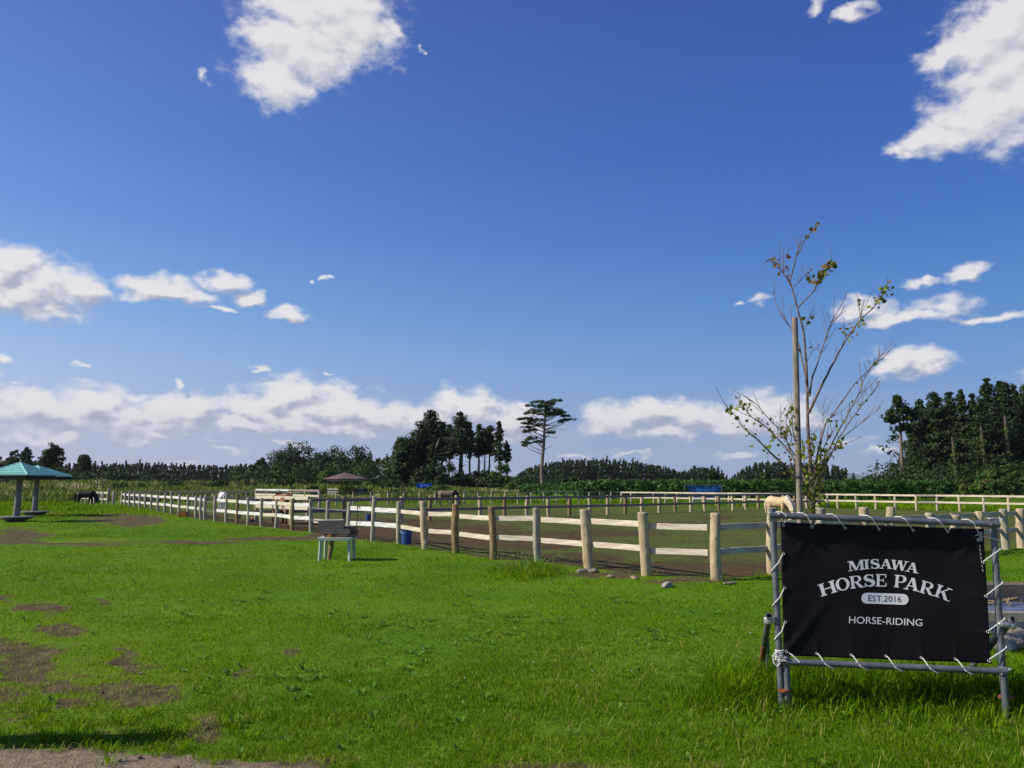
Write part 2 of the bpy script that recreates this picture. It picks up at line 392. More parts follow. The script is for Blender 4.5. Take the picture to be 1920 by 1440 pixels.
MUD = [(690,996,190,24,1.2),(870,1006,140,26,1.1),(1010,1018,160,16,.9),(1120,1000,180,10,.7),(520,985,140,12,1.2),(960,1050,130,14,1.2),(1200,1066,170,13,1.3),(1390,1066,90,14,1.2),(1100,1046,80,10,1.0),
       (1060,975,200,8,.55),(1250,985,120,9,.6),(1350,970,100,6,.5),(760,978,140,7,.9),(340,968,120,6,1.0),(1500,985,200,10,.7),(1850,1000,60,20,.8)]
def spot_field(x, y, spots):
    u, v = proj(x, y); r = np.zeros(np.shape(x))
    for (cu, cv, ru, rv, s) in spots:
        d = np.sqrt(((u - cu) / ru) ** 2 + ((v - cv) / rv) ** 2)
        r = np.maximum(r, s * np.clip(1.42 - d, 0, 1.2))
    return r
def path_field(x, y):
    u, v = proj(x, y)
    edge = np.interp(u, [-900, 0, 120, 250, 340, 420, 520, 640, 800, 1100, 2600], [1392, 1402, 1404, 1405, 1412, 1424, 1434, 1442, 1452, 1462, 1490])
    return (v - edge) / 14.0
def zones(x, y):
    """-> bare (no blades, soil shows), pad (horse paddock), path"""
    x = np.asarray(x, float); y = np.asarray(y, float); ok = y > 1.5
    xs, ys = np.where(ok, x, 0), np.where(ok, y, 5.0)
    n = fbm(xs * 1.1, ys * 1.1, 3, 4) - .5; n2 = fbm(xs * 3.2, ys * 3.2, 9, 4) - .5; n3 = fbm(xs * 11, ys * 11, 5, 3) - .5
    pad = in_poly(xs, ys, PAD) & ok
    fr = np.clip(ys / 18 - .5, 0, 1); wb = (fbm(xs * .8, ys * .5, 71, 4) - .5) * fr; wc = (fbm(xs * .7, ys * .45, 73, 4) - .5) * fr
    near = np.clip(1 - ys / 30, .25, 1)
    bare = np.where(ok, sstep(.12, .85, spot_field(xs + n2 * .35 + wb * 1.6, ys + n2 * .4 + wc * 3.2, SPOTS) + n2 * 1.2 * near + n3 * .7 + (n + wb) * .7 * fr), 0)
    uu, vv = proj(xs, ys); worn = sstep(520, 120, uu) * sstep(1150, 1260, vv)
    bare = np.clip(bare + np.where(ok, worn * np.clip(.22 + n2 * 1.5 + n3 * .8, 0, .55), 0), 0, 1)
    mud = sstep(.15, .85, spot_field(xs, ys, MUD) + n * .8 + n2 * .5)
    u, v = proj(xs, ys)
    inner = np.where(v > 958, .27 + n * .7 + n2 * .8, .05 + n * .3)     # beyond the middle fence the grass is greener
    mudp = np.clip(np.maximum(np.where(v > 955, mud, mud * .8), inner), 0, 1)
    bare = np.where(pad, mudp, bare)
    path = np.where(ok & (ys < 9), np.clip(path_field(xs, ys) + n3 * 1.4 + n2 * 1.2, -1, 2), -1)
    return bare, pad.astype(float), path
def build_ground():
    front = np.arange(-50, 50.01, .22); back = np.arange(54, 306.1, 6)
    ang = np.radians(np.concatenate([front, back])); na = len(ang)
    rr = np.concatenate([[.4, 1.0, 1.8, 2.6], 3.2 * 1.0125 ** np.arange(0, 400)]); rr = rr[rr < 420]
    rr = np.concatenate([rr, [500, 640, 900, 1400, 2400, 4200, 7000, 12000]]); nr = len(rr)
    X = np.outer(rr, np.sin(ang)).ravel(); Y = np.outer(rr, np.cos(ang)).ravel()
    bare, pad, path = zones(X, Y)
    d = np.hypot(X, Y)
    Z = (fbm(X * .9, Y * .9, 21, 3) - .5) * .02 * np.clip(d / 6, 0, 1) * (d < 200)
    V = np.concatenate([[(0, 0, 0)], np.stack([X, Y, Z], 1)])
    i = np.arange(na); j = (i + 1) % na
    quads = [np.stack([1 + k * na + i, 1 + (k + 1) * na + i, 1 + (k + 1) * na + j, 1 + k * na + j], 1)[:, ::-1] for k in range(nr - 1)]
    tri = np.stack([np.zeros(na, int), 1 + j, 1 + i], 1)
    pre = lambda a: np.concatenate([[0], a])
    me = np_mesh('ground', V, [np.concatenate(quads), tri], ground_mat(), {'bare': pre(bare), 'pad': pre(pad), 'path': pre(path)}, smooth=True)
    # face upward
    if me.polygons[0].normal.z < 0: me.flip_normals()
    tag(link('ground', me), kind='structure')
def ground_mat():
    mt = bpy.data.materials.new('lawn_and_soil'); mt.use_nodes = True
    nt = mt.node_tree; N = nt.nodes; L = nt.links; b = N['Principled BSDF']
    tc = N.new('ShaderNodeTexCoord')
    def noise(sc, det=5, ro=.6, st=None):
        n = N.new('ShaderNodeTexNoise'); n.inputs['Scale'].default_value = sc; n.inputs['Detail'].default_value = det; n.inputs['Roughness'].default_value = ro
        if st:
            mp = N.new('ShaderNodeMapping'); mp.inputs['Scale'].default_value = st; L.new(tc.outputs['Object'], mp.inputs[0]); L.new(mp.outputs[0], n.inputs['Vector'])
        else: L.new(tc.outputs['Object'], n.inputs['Vector'])
        return n.outputs['Fac']
    def ramp(f, *st):
        c = N.new('ShaderNodeValToRGB'); L.new(f, c.inputs[0]); e = c.color_ramp.elements
        while len(e) < len(st): e.new(.5)
        for i, (p, col) in enumerate(st): e[i].position = p; e[i].color = (*col, 1)
        return c.outputs[0]
    def attr(a):
        n = N.new('ShaderNodeAttribute'); n.attribute_name = a; return n.outputs['Fac']
    def mix(f, a, c):
        n = N.new('ShaderNodeMix'); n.data_type = 'RGBA'; L.new(f, n.inputs[0]); L.new(a, n.inputs[6]); L.new(c, n.inputs[7]); return n.outputs[2]
    def mth(op, a, c):
        n = N.new('ShaderNodeMath'); n.operation = op
        for i, v in enumerate((a, c)):
            if isinstance(v, (int, float)): n.inputs[i].default_value = v
            else: L.new(v, n.inputs[i])
        return n.outputs[0]
    def mr(f, a, c):
        n = N.new('ShaderNodeMapRange'); L.new(f, n.inputs[0]); n.inputs[1].default_value = a; n.inputs[2].default_value = c; return n.outputs[0]
    n1, n2, n3 = noise(.35, 5), noise(4, 6), noise(60, 4)
    grass = ramp(n1, (.3, (.066, .155, .003)), (.55, (.102, .200, .005)), (.75, (.140, .220, .010)))
    padgrass = ramp(noise(.8, 6), (.3, (.070, .085, .018)), (.6, (.085, .115, .022)), (.8, (.075, .125, .02)))
    soil = ramp(n2, (.3, (.055, .039, .017)), (.55, (.105, .077, .037)), (.75, (.185, .138, .072)))
    mud = ramp(n2, (.3, (.046, .030, .012)), (.55, (.088, .060, .025)), (.75, (.13, .092, .040)))
    gr = mix(attr('pad'), grass, padgrass); so = mix(attr('pad'), soil, mud)
    f = mth('ADD', attr('bare'), mth('MULTIPLY', mth('SUBTRACT', noise(11, 8, .75), .5), 1.7))
    base = mix(mr(f, .16, .80), gr, so)
    conc = ramp(noise(14, 6, .7), (.3, (.15, .115, .070)), (.55, (.24, .19, .125)), (.75, (.34, .28, .195)))
    dirtp = ramp(noise(8, 6, .7), (.35, (.12, .085, .05)), (.6, (.24, .18, .12)), (.75, (.36, .28, .17)))
    edge = mix(mr(attr('path'), -.1, .35), base, dirtp)
    allc = mix(mr(attr('path'), .45, .8), edge, conc)
    L.new(allc, b.inputs['Base Color']); b.inputs['Roughness'].default_value = .95; b.inputs['Specular IOR Level'].default_value = .1
    bp = N.new('ShaderNodeBump'); bp.inputs['Strength'].default_value = .9; bp.inputs['Distance'].default_value = .05
    h = mth('ADD', mth('MULTIPLY', noise(7, 6, .65), 1.0), mth('MULTIPLY', n3, .35))
    L.new(h, bp.inputs['Height']); L.new(bp.outputs[0], b.inputs['Normal'])
    return mt
build_ground()

# ------------------------------------------------------------------ grass: real blades, one per picture point or denser
G = np.random.default_rng(11)
def blades(P, hgt, wid, lean, tint, yaw=None, curl=1.0):
    """P n x 3 -> verts (5 per blade), quad + tri"""
    n = len(P); yaw = G.uniform(0, 2*np.pi, n) if yaw is None else yaw
    side = np.stack([np.cos(yaw), np.sin(yaw), np.zeros(n)], 1)
    la = yaw + np.pi/2 + G.normal(0, .6, n)
    ld = np.stack([np.cos(la), np.sin(la), np.zeros(n)], 1)
    up = np.array([0, 0, 1.0])
    w = wid[:, None]; h = hgt[:, None]; l = lean[:, None]
    mid = P + up * h * .6 + ld * h * l * .35
    tip = P + up * h * np.sqrt(np.clip(1 - (l * .75) ** 2, .1, 1)) + ld * h * l * curl
    V = np.stack([P - side * w * .5, P + side * w * .5, mid + side * w * .42, mid - side * w * .42, tip], 1).reshape(-1, 3)
    b = np.arange(n)[:, None] * 5
    return V, b + np.array([[0, 1, 2, 3]]), b + np.array([[3, 2, 4]]), np.repeat(tint, 5)
def grass_mesh(name, parts, mat):
    V, q, t, a = [], [], [], []; off = 0
    for v, f4, f3, ti in parts:
        V.append(v); q.append(f4 + off); t.append(f3 + off); a.append(ti); off += len(v)
    return np_mesh(name, np.concatenate(V), [np.concatenate(q), np.concatenate(t)], mat, {'tint': np.concatenate(a)})
M['grass'] = leafy('grass_blades', (.075, .175, .002), (.205, .335, .005), (.42, .35, .12), trans=.40, rough=.7, spec=.04)
sA, sB = gp(1465, 1328), gp(1885, 1342)          # feet of the banner frame
def build_grass():
    n = 880000
    d = 4.2 * np.exp(G.uniform(0, 1, n) * math.log(75 / 4.2)); a = G.uniform(R(-41), R(41), n)
    x = d * np.sin(a); y = d * np.cos(a)
    bare, pad, path = zones(x, y)
    keep = np.clip(1.05 - bare * .98, 0, 1)
    cl = fbm(x * 5, y * 5, 31, 3)
    keep *= np.clip(.15 + cl * 1.5, 0, 1)
    keep = np.where(pad > 0, keep * .55, keep)
    keep *= np.where(path > .0, np.where(path > .5, .004, .12), 1)
    k = G.uniform(0, 1, n) < keep
    # no blades where the wood begins
    x, y, d, bare, pad, path, cl = (q[k] for q in (x, y, d, bare, pad, path, cl)); n = len(x)
    u, v = proj(x, y)
    big = fbm(x * .35, y * .35, 41, 3); mid = fbm(x * 1.5, y * 1.5, 43, 3)
    h = (.006 + .020 * mid ** 1.3 + .024 * cl) * G.uniform(.55, 1.4, n) * (1 + .55 * sstep(9, 5.5, d))
    h = np.where(pad > 0, h * np.where(v > 956, .45, 1.2), h)
    # longer grass round the feet of the frame and along the fence
    ax = np.stack([x - sA.x, y - sA.y], 1); e = np.array([sB.x - sA.x, sB.y - sA.y]); L_ = np.hypot(*e)
    s = ax @ e / L_; q = ax @ np.array([-e[1], e[0]]) / L_
    tall = sstep(.85, .15, np.abs(q - .48)) * sstep(-.55, .05, s) * sstep(L_ + 1.6, L_ + .3, s)
    tall2 = sstep(1.2, .3, np.hypot((u - 1360) / 110, (v - 1310) / 34)) * .45
    wd = sstep(1.3, .3, np.hypot((u - 985) / 75, (v - 1074) / 16)) * .9
    tl = np.clip(np.maximum(np.maximum(tall, tall2), wd), 0, 1)
    h = h + tl * G.uniform(.0, 1, n) ** 2 * .34 * (.35 + 1.2 * cl)
    # rough verge far back on the left, and beyond the rear fence
    rough = np.where((pad < .5) & (d > 40), sstep(40, 62, d), 0)
    h = h + rough * G.uniform(.05, .4, n)
    w = np.maximum(.0025, .00056 * d) * G.uniform(.7, 1.5, n) * (1 + tl * .5)
    t = .30 + (big - .5) * 1.5 + (mid - .5) * .9 + (cl - .5) * .35 + G.normal(0, .12, n) - .16 * sstep(9.5, 5.5, d)
    t = np.where(bare > .15, t + .20, t); t = t + .14 * sstep(520, 150, u) * sstep(1140, 1250, v)
    dry = (G.uniform(0, 1, n) < .03 + .20 * sstep(.05, .5, bare) + .06 * sstep(520, 150, u) * sstep(1140, 1250, v) + .16 * sstep(-.9, .2, path) + .07 * sstep(9, 5.2, d) + .10 * sstep(.58, .72, fbm(x * .8, y * .8, 47, 3)))
    t = np.clip(t, .02, .62); t = np.where(pad > 0, np.clip(t + np.where(v > 956, .18, .05), 0, .78), t)
    t = np.where(dry, G.uniform(.72, 1, n), t)
    t = np.where(tl > .3, t - .08, t)
    lean = np.clip(G.normal(.70, .28, n), .05, 1.2)
    P = np.stack([x, y, np.full(n, -.004)], 1)
    parts = [blades(P, h, w, lean, np.clip(t, 0, 1))]
    # coarse long blades and straws among the short ones, denser by the frame
    def extra(m, pick, hh, ww, tt, ln):
        nonlocal parts
        X, Y = pick; P2 = np.stack([X, Y, np.full(m, -.004)], 1)
        parts.append(blades(P2, hh, ww, ln, tt))
    m = 5200; s_ = G.uniform(-.45, L_ + 1.3, m); q_ = np.clip(G.normal(.30, .36, m), -.5, 1.2)
    ex, ey = e / L_, np.array([-e[1], e[0]]) / L_
    extra(m, (sA.x + ex[0]*s_ + ey[0]*q_, sA.y + ex[1]*s_ + ey[1]*q_), G.uniform(.05, .34, m) * np.where(q_ < .05, .5, 1), G.uniform(.004, .009, m), np.clip(G.normal(.33, .14, m), 0, .6), np.clip(G.normal(.65, .25, m), .1, 1.2))
    m = 900; dd = G.uniform(5, 9, m); aa = G.uniform(R(2), R(34), m)
    extra(m, (dd*np.sin(aa), dd*np.cos(aa)), G.uniform(.06, .16, m), G.uniform(.003, .005, m), G.uniform(.75, 1, m), G.uniform(.9, 1.3, m))
    # coarse tufts along the edge of the path and in the bare corner
    c = 64; cu = G.uniform(-250, 480, c); cv = np.interp(cu, [0, 250, 480], [1385, 1390, 1405]) + G.normal(-22, 26, c)
    for i in range(c):
        p = gp(cu[i], cv[i]); m = int(G.integers(14, 34))
        rr = G.uniform(0, .07, m); th = G.uniform(0, 6.28, m)
        P2 = np.stack([p.x + rr*np.cos(th), p.y + rr*np.sin(th), np.full(m, -.004)], 1)
        parts.append(blades(P2, G.uniform(.035, .10, m), G.uniform(.004, .008, m), np.clip(G.normal(.85, .25, m), .2, 1.3), np.clip(G.normal(.48, .12, m), 0, .8), yaw=th - np.pi/2 + G.normal(0, .4, m)))
    for p in front_pts[:12] + [p0 + right_dir * q for q in (1.3, 3.0, 4.3, 5.6, 7, 8.4, 9.7)]:
        m = 46; th = G.uniform(0, 6.28, m); rr = .10 + np.abs(G.normal(0, .09, m)); extra(m, (p.x + rr*np.cos(th), p.y + rr*np.sin(th)), G.uniform(.03, .17, m), G.uniform(.004, .009, m), np.clip(G.normal(.4, .2, m), 0, 1), G.uniform(.3, 1, m))
    # dead straw lying on the worn soil
    m = 60000; dd = 4.5 * np.exp(G.uniform(0, 1, m) * 1.1); aa = G.uniform(R(-37), R(36), m); sx, sy = dd*np.sin(aa), dd*np.cos(aa); bb, pp_, ph_ = zones(sx, sy)
    kk = (pp_ < .5) & (((bb > .25) & (G.uniform(0, 1, m) < .5)) | (G.uniform(0, 1, m) < .03)) & (ph_ < .6); m = int(kk.sum())
    extra(m, (sx[kk], sy[kk]), G.uniform(.03, .09, m), G.uniform(.002, .0045, m), G.uniform(.70, 1, m), G.uniform(1.1, 1.33, m))
    o = link('grass', grass_mesh('grass', parts, M['grass'])); tag(o, kind='stuff')
build_grass()

# broad-leaved weeds in the lawn
M['weed'] = leafy('weed_leaves', (.070, .175, .014), (.14, .27, .03), (.24, .30, .12), trans=.2, rough=.5)
def build_weeds():
    V, Q, T = [], [], []; off = 0
    def rosette(p, r, n, tint, h=.05):
        nonlocal off
        for i in range(n):
            a = G.uniform(0, 6.28); l = r * G.uniform(.5, 1); w = l * G.uniform(.22, .4); up = h * G.uniform(.4, 1.4)
            d = np.array([math.cos(a), math.sin(a), 0]); s = np.array([-math.sin(a), math.cos(a), 0]); b = np.array([p.x, p.y, 0]) + d * r * G.uniform(0, .3)
            pts = [b, b + d*l*.5 + s*w + [0, 0, up], b + d*l + [0, 0, up*.6], b + d*l*.5 - s*w + [0, 0, up]]
            V.extend(pts); Q.append([off, off+1, off+2, off+3]); T.extend([np.clip(tint + G.normal(0, .15), 0, 1)]*4); off += 4
    spots = [(430,1048,14,.2),(560,1045,22,.25),(585,1050,20,.55),(655,1068,22,.25),(572,1085,16,.5),(820,1048,20,.2),(620,1083,20,.45),(470,1128,40,.25),(640,1160,40,.2),(1075,1110,26,.15),(1160,1128,26,.1),(950,1160,40,.15),
             (970,1176,14,.5),(1040,1166,30,.12),(800,1230,40,.25),(560,1290,50,.3),(700,1060,10,.3),(1370,1328,14,.5),(350,1055,40,.2),(210,1050,40,.25),(745,1175,50,.2),(880,1120,30,.2),(340,1148,50,.2),(180,1075,30,.2),(900,1205,50,.2),(1240,1190,50,.15)]
    for (u, v, ru, t) in spots:
        for _ in range(int(3 + ru / 8)):
            p = gp(u + G.normal(0, ru * .6), v + G.normal(0, 3 + (v - 1000) * .03)); rosette(p, G.uniform(.03, .075), 7, t + .15, .03)
    for _ in range(180):
        d = 5 * math.exp(G.uniform(0, 1) * math.log(3.6)); a = G.uniform(R(-34), R(26)); p = Vector((d*math.sin(a), d*math.cos(a), 0))
        b_, pd, pa = zones(np.array([p.x]), np.array([p.y]))
        if pd[0] < .5 and b_[0] < .4 and pa[0] < 0: rosette(p, G.uniform(.03, .07), 5, G.uniform(.1, .6), .04)
    # leafy stalks in front of the fence
    for _ in range(150):
        p = gp(G.normal(985, 40), G.normal(1071, 7)); hh = G.uniform(.08, .34)
        for k in range(7):
            z = hh * (k + 1) / 7; a = G.uniform(0, 6.28); l = G.uniform(.03, .06); d = np.array([math.cos(a), math.sin(a), .3]); s = np.array([-math.sin(a), math.cos(a), 0])
            b = np.array([p.x, p.y, z]); V.extend([b, b + d*l*.5 + s*l*.3, b + d*l, b + d*l*.5 - s*l*.3]); Q.append([off, off+1, off+2, off+3]); T.extend([np.clip(.3 + G.normal(0, .2), 0, 1)]*4); off += 4
    o = link('weeds', np_mesh('weeds', V, [np.array(Q)], M['weed'], {'tint': T})); tag(o, kind='stuff')
build_weeds()
# white clover heads
def build_clover():
    mb = MB()
    for _ in range(110):
        d = 6.5 * math.exp(G.uniform(0, 1) * math.log(3)); a = G.uniform(R(-26), R(18)); x, y = d*math.sin(a), d*math.cos(a)
        b_, pd, pa = zones(np.array([x]), np.array([y]))
        if pd[0] < .5 and b_[0] < .3: mb.ball((x, y, G.uniform(.05, .09)), G.uniform(.004, .007), sub=1)
    o = mb.build('clover_flowers', material('clover_white', [(.4, (.5, .5, .42)), (.6, (.7, .7, .62))], 20)); tag(o, kind='stuff')
build_clover()
def build_litter():
    # clods and small stones on the worn ground
    mb = MB(); n = 0
    while n < 420:
        d = 4.6 * math.exp(G.uniform(0, 1) * 1.5); a = G.uniform(R(-35), R(33)); x, y = d*math.sin(a), d*math.cos(a)
        b_, pd, pa = zones(np.array([x]), np.array([y])); n += 1
        if b_[0] > .35 or pa[0] > .3:
            s = G.uniform(.006, .022); mb.ball((x, y, s*.3), s, (1, G.uniform(.7, 1), G.uniform(.45, .8)), Euler((0, 0, G.uniform(0, 6))), 1)
    tag(mb.build('clods', material('dry_clod', [(.35, (.10, .072, .04)), (.65, (.24, .19, .13))], 6, 4, .95), None), kind='stuff')
build_litter()
# ------------------------------------------------------------------ fences
def log_post(h, r, seed, lean=(0, 0), knots=4, taper=.06, n=18, rows=26):
    """gnarled round post, base at the origin, foot a little in the soil; returns a mesh with a sawn top"""
    g = np.random.default_rng(seed); th = np.linspace(0, 2*np.pi, n, endpoint=False)
    zs = np.linspace(-.06, h, rows); V = []
    ks = [(g.uniform(0, 6.28), g.uniform(.1, h - .1), g.uniform(.14, .36), g.uniform(.03, .055)) for _ in range(knots)]
    bx, by = g.normal(0, .012, 2); ph = g.uniform(0, 6.28, 3)
    for z in zs:
        t = z / h; rr = r * (1 + taper * (1 - t) * .6) * (1 + .035*np.sin(th*2 + ph[0] + z*2) + .03*np.sin(th*3 + ph[1] - z*3) + .015*np.sin(th*7 + ph[2]))
        for (a, kz, amp, s) in ks:
            da = np.angle(np.exp(1j*(th - a))); rr = rr + r*amp*np.exp(-(da/.38)**2 - ((z - kz)/s)**2)
        cx = lean[0]*z + bx*math.sin(math.pi*t*1.3); cy = lean[1]*z + by*math.sin(math.pi*t*1.1)
        V.append(np.stack([cx + rr*np.cos(th), cy + rr*np.sin(th), np.full(n, z)], 1))
    top = V[-1].copy(); c = top.mean(0); V.append(c + (top - c) * .93 + [0, 0, r * .07]); V.append((c + [0, 0, r*.075])[None])
    V = np.concatenate(V); nr = rows + 1; i = np.arange(n); j = (i + 1) % n
    quads = np.concatenate([np.stack([k*n + i, k*n + j, (k+1)*n + j, (k+1)*n + i], 1) for k in range(nr - 1)])
    tri = np.stack([(nr-1)*n + i, (nr-1)*n + j, np.full(n, nr*n)], 1)
    return V, quads, tri
def post_obj(name, parent, loc, h, r, seed, mat, lean=(0, 0), knots=4, n=18, rows=26):
    V, q, t = log_post(h, r, seed, lean, knots, n=n, rows=rows)
    me = np_mesh(name, V, [q, t], mat, smooth=True)
    me.materials.append(M['sawn']); mi = np.zeros(len(me.polygons), np.int32); mi[-len(t):] = 1; me.polygons.foreach_set('material_index', mi)
    return link(name, me, parent, loc)
def top_h(u, v, base):
    """height of the point seen at (u, v) above the ground point base, at base's distance"""
    return EYE + ray(u, v).z * (base.y / ray(u, v).y)
def rail(name, parent, p0, p1, h, t, mat, seed=0, seg=6, wob=.0035):
    c = (Vector(p0) + Vector(p1)) / 2; mb = MB()
    mb.beam(Vector(p0) - c, Vector(p1) - c, t, h, seg=seg, wob=wob, rg=random.Random(seed))
    return mb.build(name, mat, parent, c)
def local(root, p): return Vector(p) - root.location

# front fence, log half: seven stout posts from the corner leftwards, then along the right side behind the banner
tops = [(1341,962.5),(1205,961),(1096,956),(1004.5,953),(922,950.5),(853,945.5),(792.5,940)]
rad = [.088, .092, .090, .071, .073, .078, .085]; mats = ['log', 'log', 'log', 'log_grey', 'log_brown', 'log_brown', 'log']
log_fence = thing('rail_fence', p0, 'natural log fence with two pale rails and a stout corner post beside the black banner', 'fence')
for i in range(7):
    b = front_pts[i]; h = top_h(*tops[i], b)
    tx = at_y(*tops[i], b.y); ln = ((tx.x - b.x) / h, (.02, -.03, .04, 0, .02, -.02, .03)[i])
    post_obj('post', log_fence, local(log_fence, b), h, rad[i], 40 + i, M[mats[i]], ln, (1, 5, 5, 4, 1, 6, 4)[i])
fdir = (front_pts[6] - front_pts[0]).normalized(); fin = Vector((fdir.y, -fdir.x, 0))     # towards the paddock
if fin.y < 0: fin = -fin
for i in range(7):
    a, b = front_pts[i], front_pts[i + 1]
    for z, k in ((.87, 0), (.45, 1)):
        z0 = z + (.01 if i % 2 else -.01)
        ext = (b - a).normalized() * (.16 if i == 0 else 0)
        rail('rail', log_fence, local(log_fence, a + fin * .045 + ext + Vector((0, 0, z0))), local(log_fence, b + fin * .045 + Vector((0, 0, z0 + rnd.uniform(-.02, .02)))), .105, .045, M['board'], i * 2 + k)
RP = [(1446,1080,1447,952.5),(1537,0,1537,953),(1620,0,1620,951.5),(1669,0,1669,951),(1744,0,1744,962),(1791,0,1791,966),(1836,0,1836,959),(1887,0,1880,955),(1916,0,1913,954),(1962,0,1960,953),(2010,0,2008,952)]
def on_right(u):
    # the point of the right fence line seen in column u of the photograph
    d = ray(u, 1040); k = d.x / d.y
    t = (k * p0.y - p0.x) / (right_dir.x - k * right_dir.y); return p0 + right_dir * t
rin = Vector((-right_dir.y, right_dir.x, 0))
rpts = [p0] + [on_right(r[0]) for r in RP]
for i, r_ in enumerate(RP):
    b = rpts[i + 1]; h = top_h(r_[2], r_[3], b); tx = at_y(r_[2], r_[3], b.y)
    post_obj('post', log_fence, local(log_fence, b), h, .085 + .008 * (i % 3), 70 + i, M[('log', 'log_grey', 'log')[i % 3]], ((tx.x - b.x) / h, 0), 3)
for i in range(len(rpts) - 1):
    a, b = rpts[i], rpts[i + 1]
    for z in (.87, .46):
        rail('rail', log_fence, local(log_fence, a + rin * .05 + Vector((0, 0, z))), local(log_fence, b + rin * .05 + Vector((0, 0, z - .01))), .105, .045, M['board'], 90 + i)

# front fence, white half
WT = {7:(747.5,940.5),8:(702,936),9:(655,941.5),10:(614.5,938.5),11:(582.5,936),12:(549,934.5),13:(520,936.5),14:(490.6,934),15:(466,933),16:(446,926),17:(425.5,925.5),18:(403,928.8),19:(385,928.8),20:(377,928.8),21:(368,929.5),
      22:(353,927.6),23:(337,927.5),24:(322,920.8),25:(310,926),26:(296.5,927.8),27:(284.3,927),28:(273,926),29:(262,925),30:(252,923),31:(243,921.8),32:(235,922.8),33:(229.5,921)}
white_fence = thing('rail_fence', front_pts[7], 'white painted two-rail fence on grey posts running away to the left', 'fence')
for i, tp in WT.items():
    b = front_pts[i]; h = top_h(*tp, b); tx = at_y(*tp, b.y)
    post_obj('post', white_fence, local(white_fence, b), h, .062 if i < 20 else .07, 120 + i, M['log_brown' if i in (12, 16) else 'log_grey'], ((tx.x - b.x) / h, 0), 2, n=12, rows=12)
PIPES = {9, 10, 17, 19, 18}
for i in range(7, 33):
    a, b = front_pts[i], front_pts[i + 1]
    if i in (9, 10, 18):               # galvanised bars close the two openings
        for z in (.80, .40):
            mb = MB(); c = (a + b) / 2; mb.tube([a - c, b - c], .024, 8); mb.build('bar', M['galv'], white_fence, local(white_fence, c + fin * .0 + Vector((0, 0, z))), True)
        continue
    if i in (): continue
    hz = min(h, 1.1)
    for z, k in ((.885, 0), (.46, 1)):
        rail('rail', white_fence, local(white_fence, a + fin * .03 + Vector((0, 0, z + rnd.uniform(-.015, .015)))), local(white_fence, b + fin * .03 + Vector((0, 0, z + rnd.uniform(-.02, .02)))), .125, .04,
             M['cream_board' if (i, k) in ((12, 0), (13, 1), (16, 0), (22, 1)) else 'white_board'], 200 + i * 2 + k, 4)
# dark strap hanging from the white rail
st_p = gp(669, 1012); mb = MB(); mb.tube([(0, 0, .94), (.004, 0, .8), (-.006, -.01, .55), (-.012, 0, .36)], .014, 6); mb.box((0, .03, .95), (.035, .10, .02))
tag(mb.build('strap', material('black_webbing', [(.4, (.012, .012, .014)), (.6, (.03, .03, .032))], 30), None, st_p + Vector((0, 0, 0)), True), 'black strap hanging over the white fence rail', 'strap')

# far end of the white fence, seen end-on behind the black horse
back_fence = thing('rail_fence', gp(228, 951), 'old post and rail fence receding behind the black grazing horse', 'fence')
BF = [(228,951,921),(212.5,950,921),(202,949.6,916),(192,949,921),(184,948.5,920.5),(177,948,921),(170,947.3,921),(161,946.5,920.5),(153,945.6,920.5)]
bp_ = [gp(u, v) for u, v, t in BF]
for (u, v, t), b in zip(BF, bp_): post_obj('post', back_fence, local(back_fence, b), top_h(u, t, b), .085, 300 + int(u), M['log_grey'], (0, 0), 1, n=10, rows=6)
for i in range(2, len(bp_) - 1):
    for z in (.95, .5): rail('rail', back_fence, local(back_fence, bp_[i] + Vector((0, .03, z))), local(back_fence, bp_[i+1] + Vector((0, .03, z))), .13, .04, M['cream_board'], i, 2)

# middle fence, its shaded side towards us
MF = [(577.5,980,931),(644,979.5,931),(700.6,978.5,930.6),(752.5,977,931),(805.6,975.6,930),(855.6,974.3,929),(900,973,931),(946,971.3,931),(988,969.8,930),(1028.5,968.5,930.6),(1067.5,967.4,932),(1105,966,932.5),(1139,965,928.5),(1172.5,964.3,930),(1204,963,929),(1236.5,961.6,928),
      (1266,960.6,929),(1295,959.6,929),(1322,958.6,929),(1348.5,957.7,929),(1374,956.9,928.5),(1399,956.1,928.5),(1422.5,955.5,928.5),(1448,954.8,929),(1470,954.3,929),(1491,953.8,930),(1513,953.3,930),(1534,952.8,930),(1553,952.4,930)]
mid_fence = thing('rail_fence', gp(577.5, 980), 'brown rail fence crossing the middle of the paddock on knotty posts', 'fence')
mp_ = [gp(u, v) for u, v, t in MF]
md = (mp_[-1] - mp_[0]).normalized(); mn = Vector((md.y, -md.x, 0))
if mn.y > 0: mn = -mn
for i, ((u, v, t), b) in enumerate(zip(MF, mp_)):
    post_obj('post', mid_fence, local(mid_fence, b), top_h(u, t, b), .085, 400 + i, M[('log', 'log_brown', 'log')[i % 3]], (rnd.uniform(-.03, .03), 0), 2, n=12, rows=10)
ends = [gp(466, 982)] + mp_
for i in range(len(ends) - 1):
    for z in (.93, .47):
        rail('rail', mid_fence, local(mid_fence, ends[i] + mn * .07 + Vector((0, 0, z))), local(mid_fence, ends[i+1] + mn * .07 + Vector((0, 0, z))), .12, .045, M['dark_board'], 500 + i, 3)

